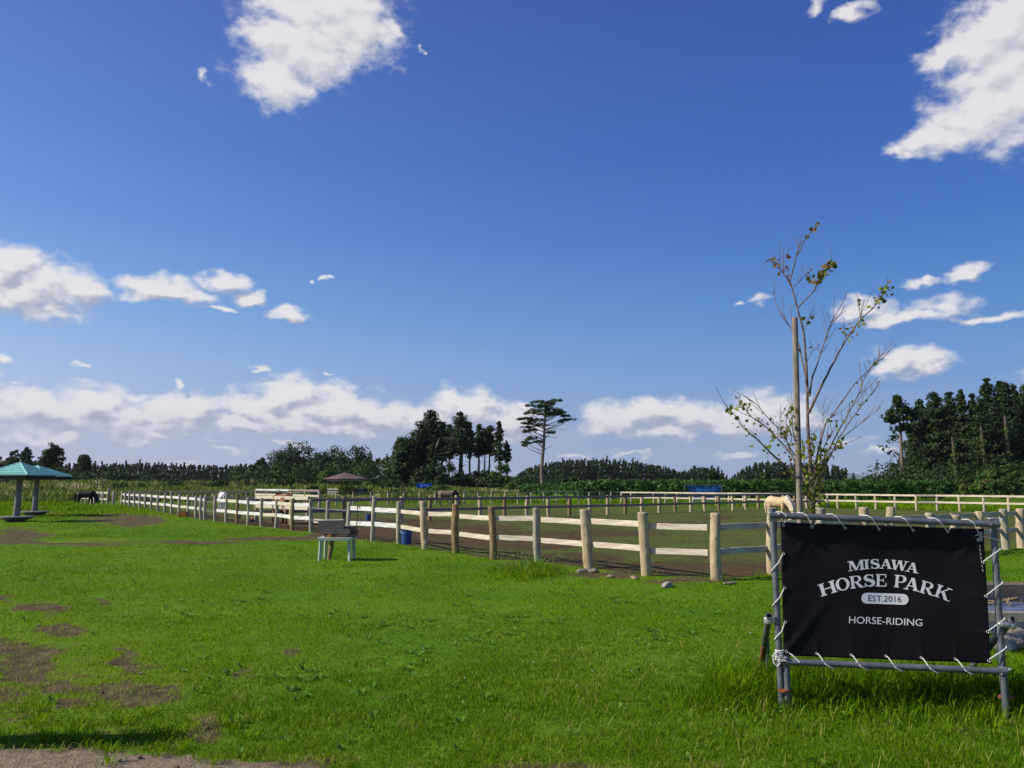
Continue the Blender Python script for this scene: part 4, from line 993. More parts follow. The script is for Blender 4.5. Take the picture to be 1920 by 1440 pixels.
BR = [  # (points in the crop, depth drift, root radius, tip radius, leaves)
 ([(484,1480),(478,1300),(470,1180),(462,1050),(457,920),(452,720),(440,560),(412,450),(385,350),(374,310)], .10, .030, .006, 0),
 ([(374,310),(400,220),(415,160),(475,85),(508,52)], -.15, .009, .003, 6), ([(385,345),(345,280),(300,195),(280,230)], .1, .007, .003, 3), ([(374,330),(345,250),(338,158)], .2, .006, .002, 2), ([(415,160),(400,100)], .1, .004, .002, 0),
 ([(375,320),(330,262),(290,232)], -.1, .005, .002, 2),
 ([(458,830),(440,720),(420,620),(385,540),(340,480),(315,430),(297,365)], .3, .011, .003, 0), ([(385,540),(378,420)], .1, .004, .002, 0),
 ([(462,930),(500,850),(550,750),(600,650),(650,570),(700,500),(770,430),(810,370),(826,338)], -.35, .016, .003, 22), ([(700,500),(700,430),(680,370)], .2, .005, .002, 1), ([(705,490),(720,400)], -.1, .004, .002, 0), ([(640,585),(620,520)], .1, .004, .002, 2),
 ([(466,850),(480,760),(515,660),(545,570),(565,510),(600,450),(636,380)], .25, .012, .003, 0), ([(565,510),(545,462)], .1, .004, .002, 0), ([(565,510),(640,448)], -.1, .004, .002, 0),
 ([(412,440),(460,390),(490,355),(515,300),(550,250),(577,222)], -.2, .008, .003, 30),
 ([(395,340),(440,295),(480,262)], .2, .004, .002, 3), ([(445,540),(460,490),(500,465)], .2, .005, .002, 2), ([(455,690),(480,640),(500,628)], -.2, .004, .002, 1),
 ([(488,1200),(540,980),(600,900),(680,790),(750,720),(800,660),(866,592)], .45, .012, .002, 2), ([(750,720),(812,675)], .1, .004, .002, 0),
 ([(505,1210),(560,1090),(620,980),(680,870),(710,800),(745,720),(790,680)], -.3, .010, .002, 3), ([(712,800),(705,760)], .1, .003, .002, 0),
 ([(520,1220),(600,1050),(690,920),(760,830),(802,768)], .3, .009, .002, 3), ([(610,1050),(700,980),(800,900)], -.3, .006, .002, 1), ([(510,1130),(570,1020),(600,960)], -.3, .006, .002, 5),
 ([(468,1330),(440,1290),(400,1240),(350,1170),(280,1110),(220,1050),(160,1000),(120,940),(68,882)], -.4, .015, .003, 16),
 ([(455,1260),(415,1180),(380,1120),(320,1050),(270,1000),(200,950),(150,890),(120,848)], .35, .013, .003, 22),
 ([(440,1200),(400,1130),(340,1020),(280,960),(220,890),(165,848)], -.2, .009, .002, 4), ([(336,1030),(328,960),(360,893)], .15, .005, .002, 3), ([(420,1150),(385,1000),(395,900)], -.2, .006, .002, 8), ([(345,1050),(360,1020),(350,990)], .1, .004, .002, 6),
 ([(478,1320),(505,1220),(545,1140),(590,1090),(620,1070)], -.3, .010, .003, 14), ([(474,1240),(520,1150),(515,1060)], -.25, .008, .002, 14), ([(470,1180),(480,1090),(478,1010)], -.3, .007, .002, 12), ([(470,1250),(440,1150),(432,1050)], -.25, .007, .002, 10),
 ([(480,1400),(500,1330),(530,1250)], -.25, .008, .003, 8), ([(478,1380),(465,1300),(470,1240)], -.3, .007, .003, 10), ([(482,1440),(470,1390),(480,1360)], -.3, .006, .003, 6),
 ([(500,1170),(530,980),(528,880)], .3, .004, .002, 0), ([(380,1080),(378,960),(386,870)], .3, .004, .002, 0), ([(425,1090),(395,1060),(380,830)], .4, .004, .002, 2),
]
M['young_leaf'] = leafy('young_leaves', (.07, .13, .012), (.24, .27, .03), (.30, .10, .035), trans=.4, rough=.45)
def build_young():
    g = random.Random(4); bmb = MB(); trunk = MB(); V, Q, T = [], [], []; off = 0
    Lt = lambda p: p - young.location
    for bi, (pts, drift, r0, r1, nl) in enumerate(BR):
        n = len(pts); P = []
        for i, (x, y) in enumerate(pts):
            u, v = c6(x, y); P.append(Lt(at_y(u, v, TY + .15 + drift * (i / (n - 1)) * (0 if bi == 0 else 1.3) + (0 if bi else drift * i / n))))
        # a little crookedness between the points
        S, W = [], []
        for i in range(n - 1):
            for k in range(3):
                f_ = k / 3; q = P[i].lerp(P[i+1], f_); w = .006 if bi else .003
                S.append(q + Vector((g.uniform(-w, w), g.uniform(-w, w), 0)) if k else q); t = (i + f_) / (n - 1); W.append(r0 + (r1 - r0) * t ** .6)
        S.append(P[-1]); W.append(r1)
        (trunk if bi == 0 else bmb).tube(S, W, 8 if bi == 0 else 6)
        if bi == 0: trunk.tube([Lt(tree_b) - Vector((0, 0, .03)), S[0]], [.040, .030], 8)
        if bi:
            tot = sum((S[i+1] - S[i]).length for i in range(len(S) - 1))
            for k in range(int(tot * 9)):
                i = min(int(g.uniform(.2, 1) * (len(S) - 1)), len(S) - 2); d0 = (S[i+1] - S[i]).normalized(); sd0 = Vector((g.uniform(-1, 1), g.uniform(-1, 1), g.uniform(-.1, .6))).normalized()
                d1 = (d0 + sd0 * .65).normalized(); l = g.uniform(.05, .26); q0_ = S[i]; bmb.tube([q0_, q0_ + d1 * l * .5, q0_ + d1 * l + Vector((0, 0, l * .12))], [min(W[i] * .6, .0042), .0028, .0016], 4)
        # leaves: towards the tip on short stalks, or all along for the low shoots
        for k in range(int(nl * (2.4 if pts[0][1] > 1000 else 2.6))):
            low = pts[0][1] > 1000; t = g.uniform(.15 if low else .38, 1) ** (.8 if low else .7); idx = min(int(t * (len(S) - 1)), len(S) - 1)
            c = S[idx] + Vector((g.gauss(0, .028), g.gauss(0, .03), g.gauss(-.012, .026)))
            r = g.uniform(.012, .025); nrm = Vector((g.uniform(-1, .6), g.uniform(-1.2, .5), g.uniform(-.5, 1))).normalized()
            a = nrm.orthogonal().normalized(); b = nrm.cross(a); ph = g.uniform(0, 6.28); kk = 8
            curl = g.uniform(.0, .5)
            green = .9 if pts[0][1] > 1100 else .45
            tint = g.uniform(.05, .72) if g.random() < green else g.uniform(.75, 1)
            for j in range(kk):
                th = ph + 6.2832 * j / kk; rr = r * (1.12 if j == 0 else (.8 if j == 4 else 1))
                V.append(c + a * (rr * math.cos(th)) + b * (rr * .92 * math.sin(th)) + nrm * (curl * rr * math.cos(th - ph) ** 2)); T.append(tint)
            V.append(c); T.append(tint)
            for j in range(kk): Q.append((off + j, off + (j + 1) % kk, off + kk))
            off += kk + 1
    trunk.build('trunk', M['twig'], young, smooth=True); bmb.build('branches', M['twig'], young, smooth=True)
    link('foliage', np_mesh('foliage', [tuple(p) for p in V], [np.array(Q)], M['young_leaf'], {'tint': T}), young)
build_young()

# ------------------------------------------------------------------ low table with a heap of planks, buckets, crates
def build_table():
    c0 = gp(632, 1050); t = thing('side_table', c0, 'low cream plastic table on the lawn carrying a heap of old planks', 'table')
    pl = material('cream_plastic', [(.35, (.36, .42, .32)), (.6, (.46, .52, .41))], 4, 3, .5, .05, 30, spec=.4)
    topz = .475; w = .73
    mb = MB(); mb.box((0, 0, topz), (w, .62, .018), None, .008); mb.build('tabletop', pl, t)
    mb = MB(); mb.box((0, -.30, topz - .03), (w - .05, .02, .045)); mb.box((0, .30, topz - .03), (w - .05, .02, .045)); mb.box((-w/2 + .03, 0, topz - .03), (.02, .55, .045)); mb.box((w/2 - .03, 0, topz - .03), (.02, .55, .045)); mb.build('apron', pl, t)
    for sx in (-1, 1):
        for sy in (-1, 1):
            mb = MB(); a = Vector((sx*(w/2 - .06), sy*.245, topz - .01)); b = Vector((sx*(w/2 - .045), sy*.265, -.01)); mb.beam(b, a, .042, .042); mb.beam(b + Vector((-sx*.018, 0, 0)), a + Vector((-sx*.03, 0, 0)), .03, .045); mb.build('leg', pl, t)
    gy = material('grey_plank', [(.3, (.10, .085, .075)), (.6, (.19, .165, .145))], 5, 6, .85, .3, 30, (1.0, 4, 7)); br = material('brown_plank', [(.3, (.13, .07, .04)), (.6, (.25, .15, .09))], 5, 6, .85, .3, 30, (1, 4, 7)); pale = M['cream_board']
    orange = material('orange_offcut', [(.4, (.45, .2, .03)), (.6, (.6, .3, .06))], 8)
    g = 'planks heaped on the low table'
    z0 = topz + .01
    PL = [  # x0, x1, y, z, depth, height, tilt, material, label
     (-.24, .38, .02, z0 + .03, .46, .055, .0, br, 'broad reddish brown plank lying flat at the bottom of the heap'),
     (-.30, .30, -.20, z0 + .115, .04, .10, .0, gy, 'long grey plank on edge, lowest at the front of the heap'),
     (-.36, .33, -.14, z0 + .085, .05, .06, .0, br, 'brown batten lying behind the grey front planks'),
     (-.385, .165, -.19, z0 + .215, .05, .095, .0, gy, 'grey weathered plank stacked in the middle of the heap'),
     (-.37, .18, -.18, z0 + .305, .06, .085, .012, gy, 'brownish grey plank near the top of the heap'),
     (-.40, .15, -.10, z0 + .352, .16, .02, .035, pale, 'thin pale board lying tilted on top of the heap'),
     (.10, .36, .05, z0 + .20, .22, .035, .0, gy, 'short grey board sticking out to the right of the heap'),
     (.12, .40, .02, z0 + .145, .24, .05, .0, br, 'dark brown board end below the short grey board'),
     (.05, .43, .04, z0 + .095, .26, .045, -.01, br, 'dark brown board sticking out furthest on the right'),
     (.08, .26, -.26, z0 + .03, .06, .05, .0, br, 'reddish block at the front edge of the table'),
     (-.15, -.08, -.26, z0 + .025, .07, .055, .0, orange, 'small orange offcut at the front edge of the table'),
    ]
    for (x0, x1, y, z, dp, h, tl, mt, lb) in PL:
        mb = MB(); mb.box((0, 0, 0), (x1 - x0, dp, h), Euler((0, -tl, rnd.uniform(-.03, .03))), .004)
        tag(mb.build('plank', mt, None, c0 + Vector(((x0 + x1) / 2, y, z))), lb, 'plank', g)
    # an old post leaning in the shade under the table
    mb = MB(); mb.tube([(-.19, .1, .0), (-.13, .12, .46)], [.045, .05], 10); tag(mb.build('old_post', M['log_brown'], None, c0, True), 'short brown post standing under the low table', 'post')
build_table()
def bucket(loc, r, h, label, grp, handle=True):
    t = thing('bucket', loc, label, 'bucket', grp); bl = M.setdefault('blue_plastic', material('blue_plastic', [(.35, (.018, .06, .21)), (.65, (.03, .09, .28))], 5, 4, .42, .05, 20, spec=.45))
    mb = MB(); mb.lathe((0, 0, 0), [(r*.80, 0), (r*.82, .01), (r*.93, h*.72), (r*.98, h*.735), (r*.98, h*.76), (r*.95, h*.78), (r, h*.97), (r*1.05, h*.975), (r*1.06, h), (r*.98, h), (r*.80, .03)], 24); mb.build('tub', bl, t, smooth=True)
    mb = MB(); P = [(r*1.03*math.cos(a), -r*.35*math.sin(a) - r*.3, h*.93 - .35*r*math.sin(a)) for a in np.linspace(0, math.pi, 13)]; mb.tube(P, .006, 6); mb.build('handle', M['clamp'], t, smooth=True)
b1 = gp(762, 1020); bucket(b1, .155, .37, 'blue plastic bucket beside the post where white rails give way to bare wood', 'blue buckets')
b2 = gp(691, 976.5); bucket(b2, .13, .29, 'blue bucket standing on the mud inside the paddock', 'blue buckets')
def open_crate(u, v, w, h, d, mat, label, cat='crate'):
    c = gp(u, v); t = thing('crate', c, label, cat); mb = MB(); e = .02
    mb.box((0, 0, e/2 + .004), (w, d, e)); mb.box((0, -d/2 + e/2, h/2 + .002), (w, e, h)); mb.box((0, d/2 - e/2, h/2 + .002), (w, e, h)); mb.build('box_body', mat, t)
    mb = MB(); mb.box((-w/2 - e/2, 0, h/2 + .002), (e, d + .01, h + .01)); mb.box((w/2 + e/2, 0, h/2 + .002), (e, d + .01, h + .01)); mb.build('end_board', mat, t)
open_crate(343.5, 969.5, .36, .26, .3, material('orange_plastic', [(.4, (.30, .10, .02)), (.6, (.42, .17, .03))], 6), 'orange crate on the grass against the white fence')
def stool(u, v, label):
    c = gp(u, v); t = thing('mounting_block', c, label, 'step'); mt = M['dark_board']; mb = MB(); mb.box((0, 0, .27), (.52, .28, .05)); mb.build('step_board', mt, t)
    for sx in (-1, 1): mb = MB(); mb.box((sx*.2, 0, .125), (.05, .26, .25)); mb.build('leg', mt, t)
stool(457, 972, 'low dark wooden step on the mud behind the white fence')
mb = MB(); mb.ball((0, 0, .1), .14, (1.2, 1, .8)); tag(mb.build('salt_lick', material('brown_block', [(.4, (.12, .05, .03)), (.6, (.3, .16, .1))], 9), None, gp(474.5, 978)), 'round brown lump on the mud near the dark wooden step', 'salt lick')
cav = thing('cavalletti', gp(752, 963), 'low white block with a pole end lying in the paddock beyond the white rails', 'jump block'); mb = MB(); mb.box((-.6, 0, .12), (.85, .3, .22), None, .01); mb.build('block', M['white_board'], cav)
mb = MB(); mb.box((1.0, .05, .14), (2.3, .12, .13)); mb.build('pole', M['dark_board'], cav)

# stones
def stone(u, v, s, label, seed, mt, grp='stones at the foot of the fence'):
    g = np.random.default_rng(seed); bm = bmesh.new(); bmesh.ops.create_icosphere(bm, subdivisions=3, radius=1)
    k = g.normal(0, 1, (6, 3))
    for v_ in bm.verts:
        d = v_.co.normalized(); r = 1
        for q in k:
            q = Vector(q).normalized(); r = min(r, .62 / max(.25, abs(d.dot(q))) + .12)
        v_.co = Vector((d.x*s[0], d.y*s[1], d.z*s[2])) * r
    me = bpy.data.meshes.new('stone'); bm.to_mesh(me); bm.free(); me.materials.append(mt); p = gp(u, v); p.z = s[2]*.35
    tag(link('stone', me, None, p, (0, 0, g.uniform(0, 6))), label, 'stone', grp)
M['stone'] = material('grey_stone', [(.3, (.13, .105, .075)), (.6, (.25, .21, .155))], 9, 6, .9, .5, 30); M['stone_pale'] = material('pale_stone', [(.3, (.24, .22, .17)), (.6, (.38, .345, .28))], 9, 6, .9, .5, 30)
stone(1251, 1102, (.17, .08, .07), 'pale flat stone lying alone on the lawn in front of the fence', 5, M['stone_pale'])
stone(1092, 1073, (.14, .10, .06), 'grey stone at the left foot of the leaning fence post', 6, M['stone']); stone(1113, 1073, (.12, .10, .055), 'grey stone at the right foot of the leaning fence post', 7, M['stone'])
stone(1104, 1070, (.11, .08, .05), 'small stone just in front of the leaning fence post', 8, M['stone']); stone(1190, 1085, (.12, .08, .045), 'dull flat stone left of the second fence post from the corner', 9, M['stone'])
stone(1368, 1095, (.19, .08, .03), 'flat grey slab on the grass right of the corner post', 10, M['stone']); stone(1145, 1082, (.13, .09, .035), 'low stone in the weedy edge between the leaning post and its right neighbour', 12, M['stone'])

# ------------------------------------------------------------------ heap of timber and tarpaulin behind the banner
def build_stack():
    Yb = 9.2
    tp = thing('tarp_covered_trough', at_y(1960, 907 + EYE / Yb * F, Yb), 'blue-grey tarpaulin over a low trough edged with weathered boards, half hidden by the banner', 'trough')
    L_ = lambda p: Vector(p) - tp.location
    x0, x1 = at_y(1790, 1100, Yb).x, at_y(2060, 1100, Yb).x; xm = (x0 + x1) / 2
    def zz(v, Y): return at_y(1900, v, Y).z
    tarp = material('blue_grey_tarp', [(.3, (.055, .075, .12)), (.6, (.12, .155, .22))], 6, 5, .4, .3, 12, spec=.45)
    n, m = 60, 24; V = []
    for j in range(m + 1):
        for i in range(n + 1):
            x = x0 + (x1 - x0) * i / n; t = j / m
            if t < .5: y = Yb - .02; z = (zz(1152, Yb) - .0) * (t / .5)
            else: y = Yb + (t - .5) * 2 * 1.2; z = zz(1152, Yb) + .02 + .10 * (t - .5)
            w = fbm(np.array([x * 3 + 10]), np.array([t * 5]), 61, 3)[0] - .5
            V.append(L_((x, y + w * .07, max(-.01, z + w * .05))))
    a = (np.arange(m)[:, None] * (n + 1) + np.arange(n)).ravel(); link('tarpaulin', np_mesh('tarpaulin', [tuple(v) for v in V], [np.stack([a, a + 1, a + n + 2, a + n + 1], 1)], tarp, smooth=True), tp)
    mb = MB(); zf = (zz(1148, Yb - .1) + zz(1168, Yb - .1)) / 2; mb.beam(L_((x0, Yb - .12, zf + .02)), L_((x1, Yb - .12, zf - .01)), .08, .105, 6, .004, rg=random.Random(3)); mb.build('front_board', M['log_grey'], tp)
    mb = MB(); zb = zz(1107, Yb + .75); mb.beam(L_((x0, Yb + .8, zb)), L_((x1, Yb + .72, zb + .01)), .26, .15, 6, .004, rg=random.Random(4)); mb.build('back_beam', material('brown_beam', [(.3, (.075, .055, .045)), (.6, (.17, .13, .105))], 5, 6, .85, .4, 20, (.6, 5, 5)), tp)
    mb = MB(); mb.box(L_((xm, Yb + .75, zb / 2 - .05)), (x1 - x0 - .1, .12, zb - .12)); mb.build('back_panel', M['dark_board'], tp)
    g = 'sticks lying on the tarpaulin'
    stm = material('dry_stick', [(.3, (.23, .14, .06)), (.6, (.42, .30, .16))], 14, 5, .85, .3, 40)
    for (u0, v0, u1, v1, r, lb) in [(1850,1132,1907,1122,.015,'thick tan stick lying slantwise on the blue tarpaulin'),(1870,1124,1917,1126,.010,'thin pale stick on the blue tarpaulin, nearest the beam'),(1848,1126,1890,1128,.010,'short thin stick crossing the others on the tarpaulin')]:
        mb = MB(); P = [at_y(u0 + (u1-u0)*k/5, v0 + (v1-v0)*k/5 + rnd.uniform(-.6, .6), Yb + .42) for k in range(6)]; mb.tube(P, r, 8); tag(mb.build('stick', stm, None, smooth=True), lb, 'stick', g)
    rp = material('brown_rope', [(.3, (.16, .11, .06)), (.6, (.33, .24, .14))], 50, 3, .9, .3, 120); P = [(1886,1121),(1890,1126),(1888,1131),(1893,1134),(1896,1128),(1892,1122),(1889,1130),(1897,1140),(1901,1147),(1906,1150),(1911,1149)]
    mb = MB(); mb.tube([at_y(u, v, Yb + .36 - .01 * i) for i, (u, v) in enumerate(P)], .008, 7); tag(mb.build('rope', rp, None, smooth=True), 'knotted brown rope hanging over the tarpaulin at the right edge', 'rope')
    # sawn log end and a big rough stone at its foot
    lg = thing('sawn_log', at_y(1874, 1222, 8.3), 'short sawn log lying in the grass behind the right foot of the banner frame', 'log')
    c = lg.location; mb = MB(); ax = Vector((.75, .66, .02)).normalized(); mb.tube([-ax * .02, ax * .55], [.115, .12], 18); o = mb.build('bark', M['log_grey'], lg, (0, 0, .04), True)
    mb = MB(); mb.tube([-ax * .026, -ax * .021], [.105, .108], 18); mb.build('cut_face', M['sawn'], lg, (0, 0, .04))
    stone(1900, 1214, (.15, .11, .10), 'rough brown stone beside the sawn log under the tarpaulin', 31, material('brown_stone', [(.3, (.17, .13, .09)), (.6, (.34, .27, .19))], 6, 6, .9, .5, 20), 'stones by the trough')
    mb = MB(); mb.box((0, 0, 0), (.13, .10, .02), Euler((.1, -.06, .4)), .003); tag(mb.build('offcut', material('yellow_offcut', [(.4, (.45, .30, .10)), (.6, (.6, .42, .16))], 8), None, at_y(1894, 1193, 8.55)), 'small yellow wood offcut lying on the rough brown stone', 'offcut')
build_stack()

# ------------------------------------------------------------------ shelters
def build_shelter(root, ug, vg, roof_r, eave_z, apex_z, rim_z, rim_r, lean, label, src=None):
    c = gp(ug, vg)
    t = thing('park_shelter', c, label, 'shelter', 'teal roofed shelters on the left', R(-3))
    teal = M.setdefault('teal_roof', material('teal_roof', [(.3, (.26, .57, .48)), (.6, (.34, .66, .57))], 2, 4, .5, .05, 20, spec=.4)); dk = M.setdefault('dark_fascia', material('dark_fascia', [(.4, (.02, .015, .013)), (.6, (.045, .035, .03))], 5)); cp = M.setdefault('grey_concrete', material('grey_concrete', [(.3, (.13, .125, .125)), (.6, (.22, .215, .21))], 6, 6, .9, .3, 40))
    # ribbed pyramid: stepped courses
    mb = MB(); N_ = 7; n = 4
    for k in range(N_):
        f0, f1 = 1 - k / N_, max(0.004, 1 - (k + 1) / N_ - .02); z0 = eave_z + (apex_z - eave_z) * (k / N_) + .060; z1 = eave_z + (apex_z - eave_z) * ((k + 1) / N_) + .012
        vs = []
        for r, z in ((roof_r*f0*1.414 - .05, z0 - .075), (roof_r*f0*1.414, z0 - .075), (roof_r*f0*1.414, z0), (roof_r*f1*1.414, z1), (roof_r*f1*1.414, z1 - .05)): vs += [Vector((r * math.cos(math.pi/4 + math.pi/2*q), r * math.sin(math.pi/4 + math.pi/2*q), z)) for q in range(n)]
        mb.add(vs, [(i*n+q, i*n+(q+1) % n, (i+1)*n+(q+1) % n, (i+1)*n+q) for i in range(4) for q in range(n)])
    mb.lathe((0, 0, apex_z - .02), [(.06, 0), (.05, .05), (.01, .07)], 8)
    rf = mb.build('roof', teal, t)
    for j in range(4):
        a = math.pi/4 + math.pi/2*j; hb = MB(); hb.tube([(roof_r*1.414*math.cos(a), roof_r*1.414*math.sin(a), eave_z + .02), (0, 0, apex_z + .02)], .03, 6); hb.build('hip_cap', teal, rf)
    mb = MB(); s = roof_r * 2; th = .16
    for k in range(4):
        e = Euler((0, 0, math.pi/2*k)); mb.box(e.to_matrix() @ Vector((0, -roof_r + .05, eave_z - th/2 - .002)), (s - .1 if k % 2 == 0 else s - .2, .05, th), e)
    mb.box((0, 0, eave_z - .09), (s - .12, s - .12, .03)); mb.build('eaves', dk, t)
    mb = MB(); mb.tube([(0, 0, rim_z - .01), (lean, 0, eave_z - .07)], [.135, .115], 14); mb.build('pole', cp, t, smooth=True)
    mb = MB(); mb.lathe((0, 0, 0), [(rim_r*.42, -.02), (rim_r*.5, .03), (rim_r*.92, rim_z - .06), (rim_r, rim_z - .055), (rim_r, rim_z), (.02, rim_z + .005)], 28); mb.build('bench', cp, t, smooth=True)
sh1 = gp(26, 978); sh2 = gp(62, 967.5)
def zat(v, P): return EYE + ray(960, v).z / ray(960, v).y * P.y
build_shelter(None, 30, 978, 1.04, zat(891, sh1), zat(868, sh1), zat(968, sh1), .70, .05, 'nearer of the two teal pyramid-roofed shelters on a single post with a round bench')
build_shelter(None, 64, 967.5, 1.16, zat(893, sh2), zat(874, sh2), zat(958.5, sh2), .66, .04, 'farther teal pyramid-roofed shelter, partly hidden behind the nearer one')
def build_gazebo():
    c = gp(647, 932); t = thing('gazebo', c, 'open gazebo with low brown hipped roof among bushes beyond the paddock', 'gazebo', None, R(22)); ez, az_ = zat(898.5, c), zat(887, c)
    rw = material('brown_roof', [(.3, (.105, .06, .048)), (.6, (.165, .10, .082))], 3, 5, .7, .2, 30); gw = material('gazebo_timber', [(.3, (.28, .26, .235)), (.6, (.44, .42, .38))], 3)
    r = 2.75; n = 6; mb = MB(); vs = []
    for rr, z in ((r, ez), (r, ez + .05), (.28, az_), (.26, az_ + .08), (.02, az_ + .12)): vs += [Vector((rr*math.cos(2*math.pi*j/n), rr*math.sin(2*math.pi*j/n), z)) for j in range(n)]
    mb.add(vs, [(i*n+j, i*n+(j+1) % n, (i+1)*n+(j+1) % n, (i+1)*n+j) for i in range(4) for j in range(n)] + [tuple(range(n))[::-1], tuple(4*n + j for j in range(n))]); mb.build('roof', rw, t)
    P = [Vector((r*.80*math.cos(2*math.pi*j/n), r*.80*math.sin(2*math.pi*j/n), 0)) for j in range(n)]
    for p in P: mb = MB(); mb.beam(p, p + Vector((0, 0, ez - .02)), .21, .21); mb.build('post', gw, t)
    for j in range(n):
        a, b = P[j], P[(j+1) % n]; mb = MB(); mb.beam(a + Vector((0, 0, ez - .12)), b + Vector((0, 0, ez - .12)), .08, .2); mb.build('beam', gw, t)
        if j in (1, 4): continue
        mb = MB(); d = (b - a)
        for z in (.35, .62, .95): mb.beam(a + d*.06 + Vector((0, 0, z)), b - d*.06 + Vector((0, 0, z)), .05, .14)
        for k in range(1, 6): mb.beam(a + d*k/6 + Vector((0, 0, .05)), a + d*k/6 + Vector((0, 0, 1.0)), .06, .06)
        mb.build('railing', gw, t)
    mb = MB(); mb.lathe((0, 0, 0), [(r*.85, -.05), (r*.85, .08), (.1, .08)], 6); mb.build('floor', M['grey_concrete'], t)
build_gazebo()
def tarp_sheet(name, Y, poly, label, poles, mat, cat):
    base = at_y(poly[0][0], 930, Y); base.z = 0; t = thing(name, base, label, cat); n = 18; V = []
    (a, b, c, d) = [at_y(u, v, Y) for u, v in poly]
    for j in range(n + 1):
        for i in range(n + 1):
            s, q = i / n, j / n; p = (a.lerp(b, s)).lerp(d.lerp(c, s), q); w = fbm(np.array([s*5]), np.array([q*3]), 9, 3)[0] - .5
            V.append(tuple(p + Vector((0, w * .35, -.10 * math.sin(math.pi*s) * (1 - q))) - base))
    a_ = (np.arange(n)[:, None] * (n + 1) + np.arange(n)).ravel(); o = link('sheet', np_mesh('sheet', V, [np.stack([a_, a_ + 1, a_ + n + 2, a_ + n + 1], 1)], mat, smooth=True), t)
    for (u, v) in poles:
        p = at_y(u, v, Y); mb = MB(); mb.tube([Vector((p.x, Y, 0)) - base, p - base], .03, 6); mb.build('pole', M['galv'], t, smooth=True)
    pa, pb = at_y(*poles[0], Y), at_y(*poles[-1], Y); mb = MB(); mb.tube([pa - base, pb - base], .022, 6); mb.build('top_wire', M['galv'], t)
blue = material('blue_sheet', [(.3, (.015, .07, .42)), (.6, (.03, .12, .55))], 1.2, 4, .5, .2, 5)
def netmat():
    def ex(nt, b, cr): b.inputs['Alpha'].default_value = .62
    return material('blue_netting', [(.3, (.012, .085, .36)), (.6, (.03, .15, .50))], 2.5, 6, .6, .2, 8, extra=ex)
tarp_sheet('tarpaulin', 105, [(780.5, 905.5), (809, 905.5), (808, 921), (782, 920)], 'small bright blue tarpaulin on a pole frame before the dark grove', [(778, 904.5), (818, 905)], blue, 'tarpaulin')
tarp_sheet('net_screen', 69, [(1288, 909.5), (1352, 909.5), (1352, 941), (1297, 941)], 'translucent blue netting screen standing before the green crop field', [(1283.5, 909.5), (1353, 909)], netmat(), 'netting')

# ------------------------------------------------------------------ horses
def horse_mesh(name, neck='graze', seed=0, thick=1.0):
    """one continuous body, facing +X, feet on z = 0, withers about 1.12 m"""
    mb = MB(); B = lambda c, r, sc=(1, 1, 1): mb.ball(c, r, sc)
    # trunk: deep chest, level back, round croup
    mb.tube([(-.60, 0, .88), (-.45, 0, .90), (-.15, 0, .86), (.18, 0, .84), (.42, 0, .86), (.55, 0, .90)], [.13, .24*thick, .245*thick, .25*thick, .225*thick, .12], 16)
    B((-.42, 0, .92), .235*thick, (1.15, .95, .98)); B((.38, 0, .88), .235*thick, (1, .85, 1.08)); B((.28, 0, 1.03), .10, (1.9, .6, .9)); B((-.05, 0, .80), .245*thick, (1.5, 1, .92))
    # legs
    for s in (-1, 1):
        dx = .06 * s
        mb.tube([(.40, s*.12, .85), (.41 + dx*.3, s*.125, .62), (.405 + dx, s*.125, .40), (.40 + dx*1.4, s*.125, .19), (.405 + dx*1.5, s*.125, .09), (.43 + dx*1.5, s*.125, .0)], [.125, .095, .062, .042, .05, .062], 10)
        dx = -.07 * s
        mb.tube([(-.42, s*.12, .88), (-.40 + dx*.2, s*.135, .64), (-.50 + dx, s*.13, .42), (-.49 + dx, s*.13, .34), (-.475 + dx, s*.13, .17), (-.465 + dx, s*.13, .08), (-.44 + dx, s*.13, .0)], [.175, .135, .075, .062, .043, .05, .062], 10)
    if neck == 'graze':
        nk = [(.42, 0, .98), (.60, 0, .86), (.76, 0, .64), (.84, 0, .44)]; hd = [(.82, 0, .46), (.90, 0, .34), (.985, 0, .18), (1.02, 0, .09)]
    elif neck == 'low':
        nk = [(.42, 0, 1.0), (.62, 0, .98), (.80, 0, .88), (.92, 0, .78)]; hd = [(.90, 0, .80), (.99, 0, .70), (1.07, 0, .54), (1.10, 0, .46)]
    else:
        nk = [(.40, 0, .98), (.56, 0, 1.12), (.70, 0, 1.27), (.76, 0, 1.36)]; hd = [(.74, 0, 1.36), (.86, 0, 1.30), (1.0, 0, 1.18), (1.06, 0, 1.12)]
    mb.tube(nk, [.21, .165, .125, .105], 12); mb.tube(hd, [.10, .105, .068, .06], 12); B(hd[1], .105, (1, .75, 1)); B(hd[3], .058, (1, .9, 1)); B(hd[0], .10, (1, .8, 1))
    d = (Vector(hd[3]) - Vector(hd[0])).normalized(); up = Vector((-d.z, 0, d.x)); up = up if up.z > 0 or neck == 'graze' and up.x > 0 else -up
    poll = Vector(nk[3]) - d * .05
    for s in (-1, 1): mb.tube([poll + Vector((0, s*.055, 0)) + up*.05, poll + Vector((0, s*.075, 0)) + up*.10 - d*.05, poll + Vector((0, s*.07, 0)) + up*.13 - d*.10], [.03, .026, .008], 8)
    me0 = mb.mesh(name, None); o = bpy.data.objects.new(name, me0); COL.objects.link(o)
    rm = o.modifiers.new('r', 'REMESH'); rm.mode = 'VOXEL'; rm.voxel_size = .022; sm = o.modifiers.new('s', 'SMOOTH'); sm.iterations = 6; sm.factor = .5
    bpy.context.view_layer.update(); me = bpy.data.meshes.new_from_object(o.evaluated_get(bpy.context.evaluated_depsgraph_get())); bpy.data.objects.remove(o)
    me.name = name; me.polygons.foreach_set('use_smooth', np.ones(len(me.polygons), bool)); return me, nk, hd
